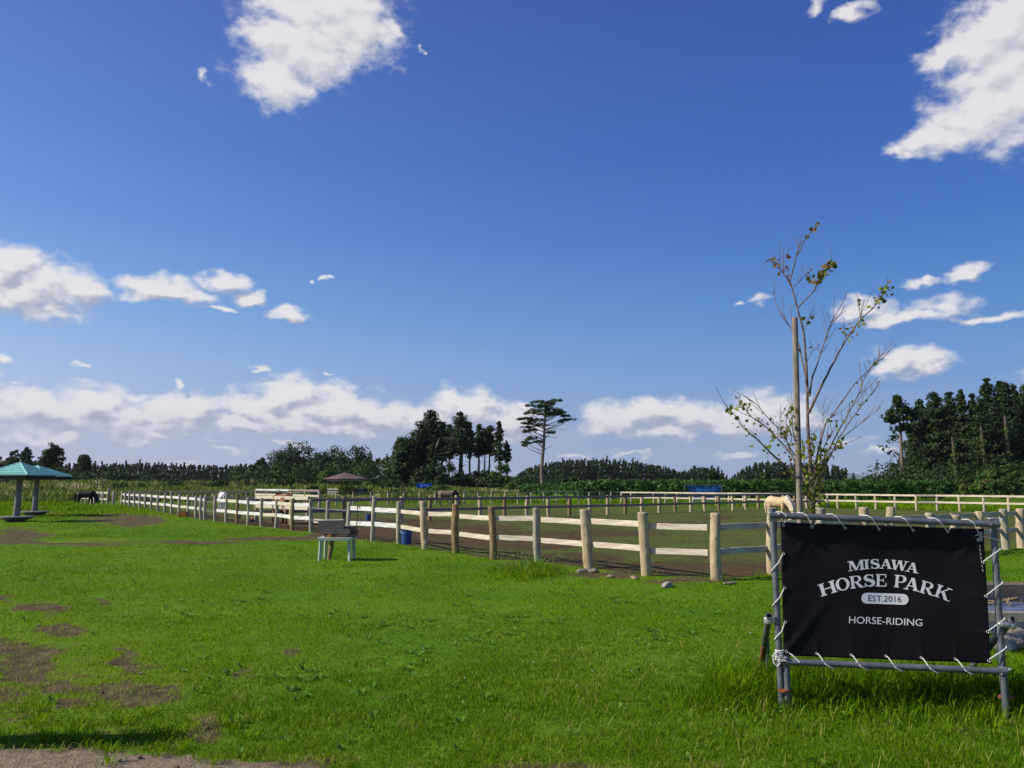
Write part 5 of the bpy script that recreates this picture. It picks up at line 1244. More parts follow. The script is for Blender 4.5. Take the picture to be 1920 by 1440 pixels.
def hair(kind, nk, mat, parent):
    mb = MB(); g = random.Random(5)
    if kind == 'tail':
        for k in range(12):
            y = g.uniform(-.04, .04); l = g.uniform(.55, .78); mb.tube([(-.63, y*.4, 1.0), (-.72 + g.uniform(-.02, .02), y, .92), (-.76 + g.uniform(-.03, .03), y*1.3, .7), (-.74 + g.uniform(-.05, .05), y*1.6, 1.0 - l)], [.03, .04, .045, .012], 6)
        return mb.build('tail', mat, parent, smooth=True)
    P = [Vector(p) for p in nk]; nrm = []
    for t in np.linspace(.05, 1.0, 22):
        i = min(int(t * 3), 2); f_ = t * 3 - i; p = P[i].lerp(P[i+1], f_); d = (P[i+1] - P[i]).normalized(); up = Vector((-d.z, 0, d.x)); up = up if up.z > 0 else -up
        r = .20 - .10 * t; top = p + up * (r + .0)
        for s in (-1, 1): mb.tube([top - d*.02, top + Vector((0, s*.06, .0)) + up * .02, p + Vector((0, s*(r*.82 + .02), 0)) + up*.02, p + Vector((g.uniform(-.02, .02), s*(r*.8 + .025), 0)) - up*r*.45], [.035, .04, .032, .008], 6)
    return mb.build('mane', mat, parent, smooth=True)
def coat(name, stops, scale, rough=.6): return material(name, stops, scale, 3, rough, .1, 30, spec=.25)
HORSES = [  # u, v of the feet, heading, scale, pose, coat, hair, label
 (159, 948.6, R(4), .96, 'graze', coat('black_coat', [(.4, (.006, .005, .005)), (.6, (.012, .010, .010))], 3), (.004, .004, .004), 'black horse grazing on the left lawn in front of the receding fence'),
 (417, 958.5, R(116), .98, 'low', coat('spotted_coat', [(.40, (.82, .80, .74)), (.50, (.78, .76, .70)), (.58, (.17, .155, .14)), (.7, (.10, .09, .085))], 6), (.45, .42, .36), 'white grey-spotted pony seen from behind beyond the white rails'),
 (531, 982, R(128), 1.06, 'graze', coat('bay_coat', [(.35, (.34, .29, .22)), (.45, (.20, .075, .03)), (.65, (.14, .045, .018))], 1.6), (.008, .007, .006), 'chestnut and white pony with black mane and tail, standing between the white rails'),
 (838, 949, R(-8), 1.0, 'graze', coat('dun_coat', [(.35, (.12, .085, .05)), (.65, (.21, .155, .095))], 2), (.010, .008, .007), 'dun brown horse with black tail grazing in the far paddock'),
 (1460, 974, R(-58), .92, 'graze', coat('palomino_coat', [(.35, (.48, .34, .17)), (.65, (.60, .45, .25))], 3), (.62, .52, .36), 'pale palomino horse grazing just above the left end of the banner'),
]
for (u, v, rz, s, pose, ct, hc, lb) in HORSES:
    p = gp(u, v); t = thing('horse', p, lb, 'horse', 'horses and ponies grazing', rz); t.scale = (s, s, s)
    me, nk, hd = horse_mesh('body', pose); me.materials.append(ct); link('body', me, t)
    hm = material('horse_hair', [(.4, hc), (.6, tuple(c * 1.3 for c in hc))], 20); hair('tail', nk, hm, t); hair('mane', nk, hm, t)
# ------------------------------------------------------------------ trees, woods, crops
M['cedar'] = leafy('cedar_foliage', (.011, .026, .007), (.036, .070, .014), (.055, .095, .020), trans=.15, rough=.7)
M['broad'] = leafy('broad_foliage', (.016, .036, .008), (.040, .080, .014), (.075, .115, .025), trans=.2, rough=.65)
M['thicket'] = leafy('thicket_foliage', (.026, .058, .012), (.062, .118, .022), (.10, .15, .035), trans=.25)
M['light'] = leafy('light_foliage', (.035, .085, .010), (.085, .165, .020), (.14, .20, .04), trans=.25, rough=.65)
M['pine'] = leafy('pine_foliage', (.022, .050, .015), (.055, .100, .028), (.08, .13, .035), trans=.2, rough=.7)
M['crop'] = leafy('crop_foliage', (.022, .062, .010), (.058, .135, .018), (.10, .18, .03), trans=.2, rough=.6)
M['reed'] = leafy('reed_foliage', (.07, .13, .014), (.20, .25, .045), (.50, .40, .22), trans=.35, rough=.7)
def leaf_clumps(C, Rd, per, size, g, up=.35, tint=None, centre=None, aspect=1.0):
    """per leaves round each clump centre: small tilted quads, facing outward and up more often than not"""
    C = np.asarray(C, float); n = len(C); Rd = np.asarray(Rd, float); Rd = Rd[:, None] * np.ones((1, 3)) if Rd.ndim == 1 else Rd
    D = g.normal(0, 1, (n, per, 3)); D /= np.linalg.norm(D, axis=2, keepdims=True)
    P = C[:, None] + D * Rd[:, None] * (g.uniform(.35, 1, (n, per, 1)) ** .6)
    Nn = D * .9 + g.normal(0, .6, (n, per, 3)) + np.array([0, 0, up]); 
    if centre is not None:
        o = C - np.asarray(centre); o = o / (np.linalg.norm(o, axis=1, keepdims=True) + 1e-6); Nn = Nn + o[:, None] * .5
    Nn /= np.linalg.norm(Nn, axis=2, keepdims=True)
    A = np.cross(Nn, g.normal(0, 1, (n, per, 3))); A /= np.linalg.norm(A, axis=2, keepdims=True); B = np.cross(Nn, A)
    s = size * g.uniform(.55, 1.3, (n, per, 1)); a, b = A * s * .5 * aspect, B * s * .5
    V = np.stack([P - a, P - b * .8, P + a, P + b * .8], 2).reshape(-1, 3)
    T = np.clip((np.full(n, .4) if tint is None else tint)[:, None] + g.normal(0, .14, (n, per)), 0, 1)
    return V, np.repeat(T.ravel(), 4)
def quads_of(V): return np.arange(len(V)).reshape(-1, 4)
def leaf_mesh(name, V, T, mat): return np_mesh(name, V, [quads_of(V)], mat, {'tint': T})
def cedar_crown(seed, h, r, base, top_pow=.8, billow=.16, spiky=0.0, gaps=.1, leaf=.36, dens=1.0):
    g = np.random.default_rng(seed); C, Rd, T = [], [], []
    nl = max(9, int((h - base) / .5)); skew = g.normal(0, .1, 2)
    for k in range(nl):
        f = (k + g.uniform(0, .8)) / nl; z = base + (h - base) * f
        pr = r * (min(1, f / .22) ** .5) * (1 - f ** 1.5) ** top_pow * (1 + .28 * math.sin(k * 1.9 + seed)) * g.uniform(.78, 1.15)
        m = max(2, int(pr * 6.0 * dens) + 3); C.append((g.normal(0, .1), g.normal(0, .1), z)); Rd.append((pr * .55 + .12, pr * .55 + .12, .5)); T.append(g.uniform(.1, .5))
        for j in range(m):
            if g.uniform() < gaps: continue
            a = 6.283 * (j + g.uniform(-.4, .4)) / m + k * 2.4; q = pr * g.uniform(.45, 1.05); cr = billow * (.9 + .7 * (1 - f)) * r * g.uniform(.8, 1.3) + .18
            C.append((q * math.cos(a) + skew[0]*z*.1, q * math.sin(a) + skew[1]*z*.1, z + g.uniform(-.25, .25) - spiky * q * .35)); Rd.append((cr, cr, cr * .72)); T.append(g.uniform(.15, .75))
    
    for q_ in range(4): C.append((0, 0, h - .15 - .32 * q_)); Rd.append((.14 + .09 * q_, .14 + .09 * q_, .3)); T.append(.5)
    return leaf_clumps(C, Rd, 26, leaf, g, tint=np.array(T), centre=(0, 0, base + (h - base) * .4))
def broad_crown(seed, h, rx, ry, base, lobes=7, leaf=.42, per=26, cl=26, gap=.0):
    g = np.random.default_rng(seed); C, Rd, T = [], [], []
    for k in range(lobes):
        a = 6.283 * k / lobes + g.uniform(-.5, .5); q = g.uniform(.25, .68); lr = g.uniform(.34, .52)
        lc = np.array([rx*q*math.cos(a), ry*q*math.sin(a), base + (h - base) * g.uniform(.22, .66)]); lh = min(lr * (h - base) * .62, h - lc[2])
        if k == 0: lc = np.array([0, 0, base + (h - base) * .55]); lh = (h - base) * .45; lr = .6
        m = cl if k else int(cl * 1.5); d = g.normal(0, 1, (m, 3)); d /= np.linalg.norm(d, axis=1, keepdims=True); d[:, 2] = np.where(d[:, 2] < -.4, -d[:, 2], d[:, 2])
        for e in d:
            if g.uniform() < gap: continue
            p = lc + e * np.array([rx*lr, ry*lr, lh]) * g.uniform(.72, 1.0)
            if p[2] < .1: continue
            C.append(p); w = .2 * (rx * ry * (h - base)) ** (1/3) * g.uniform(.6, 1.1); Rd.append((w, w, w*.75)); T.append(g.uniform(.1, .8))
    return leaf_clumps(C, Rd, per, leaf, g, tint=np.array(T), centre=(0, 0, base + (h-base)*.4))
def trunk_mesh(name, h, r, mat, seed, lean=(0, 0), limbs=0, reach=1.0, base=0.0):
    g = random.Random(seed); mb = MB(); P = [(lean[0]*t*h + g.uniform(-.05, .05)*r*3, lean[1]*t*h, -.2 + (h + .2)*t) for t in np.linspace(0, 1, 9)]
    mb.tube(P, [r*(1.25 if i == 0 else 1) * (1 - .8*i/8) for i in range(9)], 9)
    for k in range(limbs):
        z = base + (h - base) * (k + .5) / limbs * .9; a = g.uniform(0, 6.28); l = reach * g.uniform(.5, 1); t = z / h
        mb.tube([(lean[0]*z, lean[1]*z, z), (lean[0]*z + l*.55*math.cos(a), l*.55*math.sin(a), z + l*.12), (lean[0]*z + l*math.cos(a), l*math.sin(a), z + l*.3)], [r*.3*(1 - t*.5), r*.16, r*.05], 6)
    return mb.mesh(name, mat, True)
def plant_tree(name, u, Y, crown, trunk, label, cat='tree', group=None, scale=(1, 1, 1), rz=0.0, z=0.0):
    p = at_y(u, 900, Y); p.z = z; t = thing(name, p, label, cat, group, rz); t.scale = scale
    if trunk: link('trunk', trunk, t)
    if crown: link('crown', crown, t)
    return t
def zt(v, Y): return EYE + ray(960, v).z / ray(960, v).y * Y
def wpx(px, Y): return px / F * Y * 1.007

# -- the lone pine
def lone_pine():
    Y = 130; base = at_y(1018, 930, Y); base.z = 0
    t = thing('pine_tree', base, 'lone tall pine with flat layered crown standing clear of the grove', 'tree')
    cp = lambda x, y, dy=0: at_y(720 + x / 4.8, 730 + y / 4.8, Y + dy) - base
    mb = MB(); P = [(1440, 1010), (1432, 900), (1418, 760), (1424, 640), (1440, 480), (1446, 300), (1452, 200), (1458, 115)]
    mb.tube([cp(*p) for p in P], [.37, .31, .28, .26, .22, .17, .11, .05], 12); tr = mb.build('trunk', M['pine_bark'], t, smooth=True)
    g = np.random.default_rng(8); lm = MB(); C, Rd, T = [], [], []
    pads = [(1440,112,120,14),(1540,102,60,10),(1370,148,85,16),(1475,135,70,14),(1400,190,100,16),(1530,188,80,22),(1590,205,40,14),(1320,215,60,12),(1255,268,52,12),(1300,262,40,10),(1440,235,90,20),(1565,225,60,18),(1500,215,70,18),(1380,285,100,22),(1300,310,70,16),(1420,320,60,18),(1640,240,36,10),(1672,274,62,10),(1590,290,34,18),(1290,345,55,14),(1285,378,32,14),(1340,365,30,12),(1330,445,60,22),(1380,480,38,22),(1285,480,46,18),(1265,505,25,8),(1500,385,38,12),(1450,160,60,14)]
    for (x, y, rx, ry) in pads:
        dy = g.uniform(-1, 1) * rx / 4.8 / F * Y * 1.2 if y < 420 else g.uniform(-1.2, .5); c = cp(x, y, dy); w, hh = wpx(rx / 4.8, Y), wpx(ry / 4.8, Y)
        for k in range(int(5 + rx / 6.5)):
            a = g.uniform(0, 6.28); q = math.sqrt(g.uniform()); C.append((c.x + q*w*math.cos(a), c.y + q*w*.8*math.sin(a), c.z + g.uniform(-.5, .5)*hh + hh*.5*(1 - q))); Rd.append((.40, .40, .20)); T.append(g.uniform(.2, .95))
        ty = min(940, y + 40 + abs(x - 1446) * .25); tx = np.interp(ty, [115, 300, 480, 640], [1458, 1446, 1440, 1424]); a = cp(tx, ty)
        mid = a.lerp(c, .55) + Vector((0, 0, -.1 * (c - a).length * .5)); lm.tube([a, mid, c - Vector((0, 0, hh*.4))], [.09, .055, .02], 6)
    for pts in ([(1446,400),(1540,350),(1630,368)], [(1444,430),(1500,428),(1556,437)], [(1432,548),(1470,530),(1505,508)], [(1440,465),(1395,425),(1350,440)], [(1448,330),(1520,322),(1610,322)]):
        lm.tube([cp(*p) for p in pts], [.08, .045, .02], 6)
    lm.build('limbs', M['pine_bark'], t, smooth=True)
    V, Tt = leaf_clumps(C, Rd, 24, .24, g, up=.6, tint=np.array(T)); link('crown', leaf_mesh('crown', V, Tt, M['pine']), t)
lone_pine()

# -- the grove left of the pine: every tree its own shape
GY = 140
def gx(x): return 720 + x / 4.8
def gv(y): return 730 + y / 4.8
GROVE = [  # tip x, tip y, half width, crown base y, trunk r, spiky, label
 (410,192,118,640,.42,0,'tallest dark cedar of the grove, with a pointed top left of the bare trunks',0),
 (330,330,95,700,.3,0,'dark cedar on the left shoulder of the grove below its tallest tree',-3),
 (520,300,62,600,.26,0,'narrow dark cedar just right of the tallest tree of the grove',5),
 (585,320,62,560,.24,0,'dark cedar left of the ivy-clad trunk in the grove',4),
 (690,212,84,520,.50,0,'tall grove cedar with a knobbly double top on a thick ivy-clad trunk',-2),
 (770,300,54,545,.26,0,'slim cedar with bare lower trunk just right of the ivy-clad one',2),
 (853,318,50,540,.28,0,'round-headed slim cedar in the middle of the bare-trunked row',0),
 (905,360,42,520,.22,0,'thin cedar between the two slim round-headed cedars of the grove',4),
 (948,325,54,520,.24,0,'slim cedar left of the ragged conifer that ends the grove',1),
 (1040,288,66,600,.28,.9,'ragged open conifer with drooping branches at the right end of the grove',-4),
 (1105,470,40,600,.16,.8,'small thin conifer at the far right of the grove',2),
]
for i, (x, y, hw, by, tr, spk, lb, dy) in enumerate(GROVE):
    Y = GY + dy * 1.5; h = zt(gv(y), Y); r = wpx(hw / 4.8, Y) * 1.28; b = max(1, zt(gv(by), Y) * .86)
    V, T = cedar_crown(900 + i, h, r, b, .62 if not spk else 1.0, .20 if not spk else .13, spk, .06 if not spk else .34, dens=1.15 if not spk else .9)
    plant_tree('cedar_tree' if not spk else 'conifer_tree', gx(x), Y, leaf_mesh('crown', V, T, M['cedar']), trunk_mesh('trunk', h * .93, tr, M['ivy_bark'] if i == 4 else M['bark'], 900 + i, (0, 0), 7, r * .7, b * .6), lb, group='trees of the central grove')
# pale dead snag and ivy column in the grove
sn = thing('dead_tree', at_y(gx(425), 930, GY - 8), 'pale dead snag with bare branches in front of the tallest grove cedar', 'tree'); mb = MB(); Yq = GY - 8; cq = lambda x, y: at_y(gx(x), gv(y), Yq) - sn.location
sn.location.z = 0; cq = lambda x, y: at_y(gx(x), gv(y), Yq) - Vector((sn.location.x, Yq, 0))
mb.tube([cq(425, 900), cq(440, 640), cq(470, 520), cq(500, 440)], [.22, .18, .12, .04], 8); mb.tube([cq(452, 580), cq(520, 580), cq(600, 560)], [.08, .06, .03], 6); mb.tube([cq(445, 600), cq(540, 610), cq(570, 605)], [.07, .05, .02], 6); mb.tube([cq(440, 640), cq(390, 600), cq(350, 570)], [.07, .05, .02], 6); mb.build('trunk', material('dead_wood', [(.4, (.22, .18, .12)), (.6, (.38, .32, .22))], 3), sn, smooth=True)
V, T = cedar_crown(77, zt(gv(500), Yq), .9, 2.0, .5, .3, 0, .1); link('ivy', leaf_mesh('ivy', V, T, M['broad']), sn)
# broad trees and thickets round the grove (centre u, top v, half width px, Y, base fraction, material, label)
def broad_tree(u, v, hw, Y, bf, mat, label, seed, name='broadleaf_tree', cat='tree', group=None, lobes=8, ry=None, leaf=.40, cl=26, trunk=True, gap=0.0, per=24):
    h = zt(v, Y); rx = wpx(hw, Y); V, T = broad_crown(seed, h, rx, ry or rx * .85, h * bf, lobes, leaf, per, cl, gap)
    return plant_tree(name, u, Y, leaf_mesh('crown', V, T, mat), trunk_mesh('trunk', h * .75, .10 + h * .022, M['bark'], seed, (0, 0), 6, rx * .6, h * .25) if trunk else None, label, cat, group)
broad_tree(gx(205), gv(385), 33, 133, .02, M['broad'], 'broad dark bushy tree forming the left flank of the grove', 31, lobes=11, cl=34)
broad_tree(gx(160), gv(500), 24, 128, .0, M['broad'], 'leafy lower tree in front of the left flank of the grove', 32, lobes=8)
def shrub(u, v, hw, Y, mat, label, seed, group='shrubs round the paddock', leaf=.3, lobes=6, cl=18):
    h = max(.4, zt(v, Y)); rx = wpx(hw, Y); V, T = broad_crown(seed, h, rx, rx * .8, 0, lobes, leaf, 20, cl)
    return plant_tree('shrub', u, Y, leaf_mesh('crown', V, T, mat), None, label, 'shrub', group)
shrub(gx(480), gv(660), 32, 126, M['broad'], 'large dark rounded shrub under the tallest cedar of the grove', 41, lobes=9, cl=26)
shrub(gx(330), gv(700), 22, 122, M['broad'], 'mid green shrub at the left foot of the grove', 42, lobes=7)
shrub(gx(690), gv(735), 26, 134, M['broad'], 'dark shrub at the foot of the ivy-clad cedar', 43); shrub(gx(810), gv(730), 28, 136, M['broad'], 'dark shrub under the row of bare trunks', 44, lobes=8); shrub(gx(930), gv(720), 28, 136, M['broad'], 'dark shrub under the right half of the bare trunks', 45, lobes=8)
shrub(gx(1060), gv(655), 26, 130, M['light'], 'brighter leafy shrub at the right end of the grove', 46, lobes=8); shrub(gx(1140), gv(835), 12, 112, M['light'], 'small pale green sapling clump between grove and pine', 47)
shrub(gx(760), gv(790), 40, 128, M['broad'], 'low dark thicket along the front of the grove', 48, lobes=10, cl=26); shrub(gx(950), gv(790), 40, 128, M['broad'], 'low dark thicket below the right trunks of the grove', 49, lobes=10, cl=26)
shrub(826, 908, 32, 96, M['light'], 'rounded grassy green bush beside the small blue tarpaulin', 50, leaf=.22, lobes=8, cl=26)
shrub(617, 877, 25, 118, M['light'], 'bright green dome-shaped bush behind the brown-roofed gazebo', 51, lobes=8, cl=26); shrub(589, 911, 13, 88, M['broad'], 'low dark shrub left of the gazebo', 52)
shrub(525, 897, 22, 98, M['broad'], 'dark shrub among the reeds left of the gazebo', 53); shrub(410, 901, 30, 104, M['broad'], 'wide dark shrub in the reeds above the white fence', 54, lobes=8); shrub(325, 899, 26, 104, M['broad'], 'olive shrub in the reeds above the far end of the white fence', 55)
shrub(735, 906, 24, 100, M['broad'], 'green shrub between the gazebo and the small blue tarpaulin', 56); shrub(690, 903, 22, 108, M['light'], 'leafy shrub just right of the gazebo', 57)
shrub(1335, 880, 14, 100, M['broad'], 'thin dark sapling rising from the crop field by the blue netting', 58); shrub(1435, 884, 16, 98, M['broad'], 'bushy sapling rising from the crop field left of the tree stake', 59); shrub(1072, 893, 20, 128, M['broad'], 'round dark shrub right of the foot of the lone pine', 60)
# left background
broad_tree(95, 832, 22, 190, .12, M['cedar'], 'big round-topped dark tree above the teal shelters', 71, leaf=.5, lobes=9, cl=26); broad_tree(158, 850, 15, 190, .25, M['cedar'], 'smaller dark tree with an open crown right of the big round one', 72, leaf=.45, gap=.1)
broad_tree(24, 842, 13, 185, .5, M['pine'], 'thin flat-topped pine at the left edge', 73, 'pine_tree', leaf=.4, gap=.5); broad_tree(46, 839, 13, 185, .5, M['pine'], 'sparse flat-topped pine left of the big round dark tree', 74, 'pine_tree', leaf=.4, gap=.45)
broad_tree(555, 827, 56, 235, .1, M['cedar'], 'large dark spreading tree behind the thicket left of the grove', 75, leaf=.55, lobes=10, cl=30); broad_tree(628, 836, 40, 240, .1, M['cedar'], 'dark tree joining the two spreading crowns behind the thicket', 76, leaf=.55, lobes=8); broad_tree(668, 833, 48, 235, .1, M['cedar'], 'dark flat-topped tree behind the thicket nearest the grove', 77, leaf=.55, lobes=9, cl=28)
broad_tree(598, 846, 36, 215, .1, M['cedar'], 'dark lower crown filling the gap between the spreading trees behind the thicket', 79, leaf=.5, lobes=8); broad_tree(489, 856, 11, 200, .2, M['cedar'], 'small dark tree at the left end of the thicket', 78)

# -- woods that read as one mass
def wood(name, prof, Y, spacing, rows, mat, seed, kind='cone', leaf=.8, depth=6.0, low=0.0, clumps=15, per=18, jit=.05):
    g = np.random.default_rng(seed); us = [p[0] for p in prof]; vs = [p[1] for p in prof]; V, T = [], []
    x0, x1 = at_y(us[0], 900, Y).x, at_y(us[-1], 900, Y).x; C, Rd, Ti = [], [], []; tb = MB()
    for r_ in range(rows):
        Yr = Y + r_ * depth; n = int(abs(x1 - x0) / spacing)
        for k in range(n):
            x = x0 + (x1 - x0) * (k + g.uniform(0, 1)) / n; y = Yr + g.uniform(-.5, .5) * depth; u = 960 + x / Y * F * .993
            h = zt(np.interp(u, us, vs), Y) * (g.uniform(1 - 1.4*jit, 1.0 + jit*.8) if r_ else g.uniform(.72, .98)) * (1.13 if g.uniform() < .08 else 1); ti = g.uniform(.1, .7)
            if h < 1: continue
            for c in range(clumps):
                f = (c + .5 + g.uniform(-.4, .4)) / clumps; z = h * (low + (1 - low) * f)
                if kind == 'cone': q = spacing * 1.0 * (1 - f) ** .55 + .15
                else: q = spacing * .95 * math.sqrt(max(.02, 1 - (2*f - .9)**2 if f > .45 else 1))
                if kind == 'cone' and c == clumps - 1: C.append((x, y, h + .35)); Rd.append((.32, .32, .75)); Ti.append(ti)
                a = g.uniform(0, 6.28); s = q * g.uniform(.2, .8); w = max(.3, q * .62)
                C.append((x + s*math.cos(a), y + s*math.sin(a), z)); Rd.append((w, w, max(.45, h/clumps*.8))); Ti.append(ti + g.uniform(-.15, .15))
    V, T = leaf_clumps(C, Rd, per, leaf, g, tint=np.clip(np.array(Ti), 0, 1)); return tag(link(name, leaf_mesh(name, V, T, mat)), kind='stuff')
wood('distant_woods', [(955,907),(985,884),(1005,876),(1030,872),(1060,868),(1100,865),(1130,865),(1180,867),(1200,873),(1230,875),(1255,880),(1280,890),(1300,882),(1345,879),(1356,893),(1372,905)], 330, 1.6, 6, M['cedar'], 1, 'cone', .7, 3.5, clumps=12, jit=.06)
wood('distant_woods', [(1382,905),(1400,888),(1425,873),(1455,868),(1480,874),(1520,873),(1560,875),(1585,883),(1602,893)], 300, 1.6, 6, M['cedar'], 2, 'cone', .7, 3.5, clumps=12, jit=.07)
wood('distant_woods', [(1590,901),(1625,897),(1645,890),(1665,887),(1695,888),(1720,892)], 620, 6, 3, M['broad'], 3, 'round', 1.4, 9)
wood('distant_woods', [(-160,868),(60,869),(110,873),(180,874),(260,872),(330,874),(400,877),(440,878),(480,872),(560,880)], 420, 2.0, 5, M['cedar'], 4, 'cone', 1.0, 4, clumps=9, jit=.08)
wood('distant_woods', [(-300,890),(400,892),(940,897),(1100,899),(1380,898),(1700,897),(2300,890)], 760, 9, 2, M['broad'], 5, 'round', 2.0, 12, clumps=7)
wood('woodland', [(-120,848),(10,856),(40,862),(70,868),(110,876),(150,886),(185,876),(215,872),(245,874),(262,888)], 175, 3.4, 3, M['broad'], 6, 'round', .5, 4, clumps=13, per=22)
wood('woodland', [(430,878),(470,868),(500,865),(540,868),(600,866),(640,863),(680,860),(715,854),(745,846),(775,852)], 158, 2.3, 5, M['thicket'], 7, 'round', .42, 3.4, clumps=14, per=26)
wood('woodland', [(960,893),(990,880),(1015,884),(1050,880),(1075,888),(1095,898)], 200, 3.2, 2, M['broad'], 8, 'round', .5, 3, clumps=12, per=20)
wood('woodland', [(1728,800),(1750,780),(1800,775),(1850,765),(1920,755),(2150,750)], 132, 2.6, 4, M['cedar'], 22, 'round', .5, 3.0, clumps=22, per=16)

# -- crop field: tall leafy rows behind the far fences
def crop():
    g = np.random.default_rng(12); C, Rd, T = [], [], []
    for k in range(5200):
        Y = 79 + 45 * g.uniform() ** 1.6; u = g.uniform(1085 if Y < 92 else 975, 1760 if Y < 95 else 2100); x = (u - 960) / F * Y * 1.007
        top = (1.58 + .006 * (Y - 79) + .34 * vnoise(np.array([x * .5]), np.array([Y * .6]), 3)[0]) * np.interp(u, [975, 1085, 1130], [.72, .9, 1]) * (1 + .0 * Y); z = top * (1 - .85 * g.uniform() ** 1.5)
        C.append((x, Y, z)); Rd.append((.34, .3, .24)); T.append(.30 + .5 * vnoise(np.array([x * .8]), np.array([Y]), 8)[0] - .12)
    V, T = leaf_clumps(C, Rd, 15, .26, g, up=.5, tint=np.array(T)); tag(link('crop_field', leaf_mesh('crop_field', V, T, M['crop'])), kind='stuff')
crop()
# -- reeds and rank grass beyond the lawn on the left
def reeds():
    g = np.random.default_rng(14); n = 62000; Y = 70 + 48 * g.uniform(0, 1, n) ** .8; u = g.uniform(-220, 985, n); x = (u - 960) / F * Y * 1.007
    near = np.where(u < 140, 66, np.where(u > 560, 80, 74)); ok = (Y > near)
    Y, u, x = Y[ok], u[ok], x[ok]; n = len(Y); b = fbm(x * .12, Y * .16, 51, 3); b2 = fbm(x * .6, Y * .5, 53, 3)
    H = np.interp(Y, [66, 84, 100, 118], [.35, .8, 1.35, 1.8]) * np.interp(u, [-220, 0, 500, 640, 760, 985], [1.1, 1.05, 1.0, .75, .6, .4]) * (.30 + b * 1.3) * np.where((u > 585) & (u < 705) & (Y < 102), .12, 1)
    z = H * (1 - .75 * g.uniform(0, 1, n) ** 1.3); s = g.uniform(.12, .34, n)
    V = np.zeros((n, 4, 3)); a = g.uniform(0, 6.28, n); dx, dy = np.cos(a) * s * .35, np.sin(a) * s * .35; lx, ly = g.normal(0, .12, n), g.normal(0, .12, n); hh = s * 1.6
    V[:, 0] = np.stack([x - dx, Y - dy, z - hh*.5], 1); V[:, 1] = np.stack([x + dx, Y + dy, z - hh*.5], 1); V[:, 2] = np.stack([x + dx*.6 + lx, Y + dy*.6 + ly, z + hh*.5], 1); V[:, 3] = np.stack([x - dx*.6 + lx, Y - dy*.6 + ly, z + hh*.6], 1)
    T = np.clip(.15 + .75 * (b2 - .2) + g.normal(0, .1, n) + .5 * sstep(.58, .72, fbm(x * .3, Y * .3, 57, 3)), 0, 1)
    tag(link('reed_bed', np_mesh('reed_bed', V.reshape(-1, 3), [np.arange(n * 4).reshape(-1, 4)], M['reed'], {'tint': np.repeat(T, 4)})), kind='stuff')
    # dark scrub inside the reeds
    C, Rd, T = [], [], []
    for k in range(1300):
        Y_ = g.uniform(84, 118); u_ = g.uniform(-200, 760); x_ = (u_ - 960) / F * Y_
        if 575 < u_ < 715 and Y_ < 106: continue
        q = vnoise(np.array([x_ * .16]), np.array([Y_ * .2]), 66)[0]
        if q < .50: continue
        C.append((x_, Y_, g.uniform(.1, 1) * np.interp(Y_, [84, 118], [.8, 2.2]))); Rd.append((.5, .5, .4)); T.append(g.uniform(.1, .6))
    V, T = leaf_clumps(C, Rd, 22, .28, g, tint=np.array(T)); tag(link('scrub', leaf_mesh('scrub', V, T, M['broad'])), kind='stuff')
reeds()

# -- the wood at the right edge
WY = 118
def wx(x): return 1580 + x / 4.8
def wv(y): return 690 + y / 4.8
def tall_conifer():
    t = thing('cedar_tree', at_y(wx(545), 900, WY), 'solitary conifer, tufted crown on a long bare trunk, left of the right-hand wood', 'tree'); t.location.z = 0; Y = WY; c0 = Vector((t.location.x, Y, 0)); q = lambda x, y, dy=0: at_y(wx(x), wv(y), Y + dy) - c0
    mb = MB(); mb.tube([q(548, 1120), q(543, 980), q(530, 780), q(519, 560), q(505, 400), q(490, 270)], [.34, .30, .24, .20, .15, .05], 10); mb.build('trunk', M['pine_bark'], t, smooth=True)
    g = np.random.default_rng(5); C, Rd, T = [], [], []
    for (x, y, rx, ry) in [(490,275,40,28),(495,325,48,35),(445,385,55,30),(520,395,60,35),(580,370,38,30),(430,430,50,25),(500,450,70,30),(590,425,55,35),(620,460,40,22),(405,460,22,14),(455,478,25,12),(540,540,40,30),(505,545,22,16),(575,520,38,20),(600,560,20,10),(640,400,30,20)]:
        for k in range(16):
            a, b = g.normal(0, .5, 2); C.append(tuple(q(x + a*rx, y + b*ry, g.normal(0, .5)*rx/4.8/F*Y))); Rd.append((.42, .42, .34)); T.append(g.uniform(.1, .8))
    V, T = leaf_clumps(C, Rd, 18, .32, g, tint=np.array(T)); link('crown', leaf_mesh('crown', V, T, M['cedar']), t)
tall_conifer()
WOOD = [(730,283,95,640,'leftmost cedar of the right-hand wood, beside the solitary conifer',2),(640,560,50,900,'dark lower tree at the left edge of the right-hand wood',4),(880,230,125,620,'round-topped dark cedar second from the left edge of the right-hand wood',0),(1000,232,100,640,'dark cedar behind the ivy-clad trunk of the right-hand wood',5),(1118,205,60,600,'cedar with a thin pointed tip in the middle of the right-hand wood',4),(1215,248,70,600,'lower-topped dark cedar left of the tallest pair of the wood',6),
 (1352,108,95,640,'tallest pointed cedar of the right-hand wood',1),(1280,300,110,620,'cedar in front of the tallest one, with ivy hanging on its trunk',-5),(1455,130,60,560,'thin spire of a cedar between the two tallest crowns at right',6),(1505,138,115,560,'broad tall cedar near the right edge of the photo',0),(1420,330,110,600,'dense cedar crown below the two tallest at right',-3),(1600,165,90,600,'cedar cut off by the right edge of the photo',3),(1700,150,110,600,'cedar of the wood just beyond the right edge',2),(1800,180,110,600,'outer cedar of the wood beyond the right edge',0)]
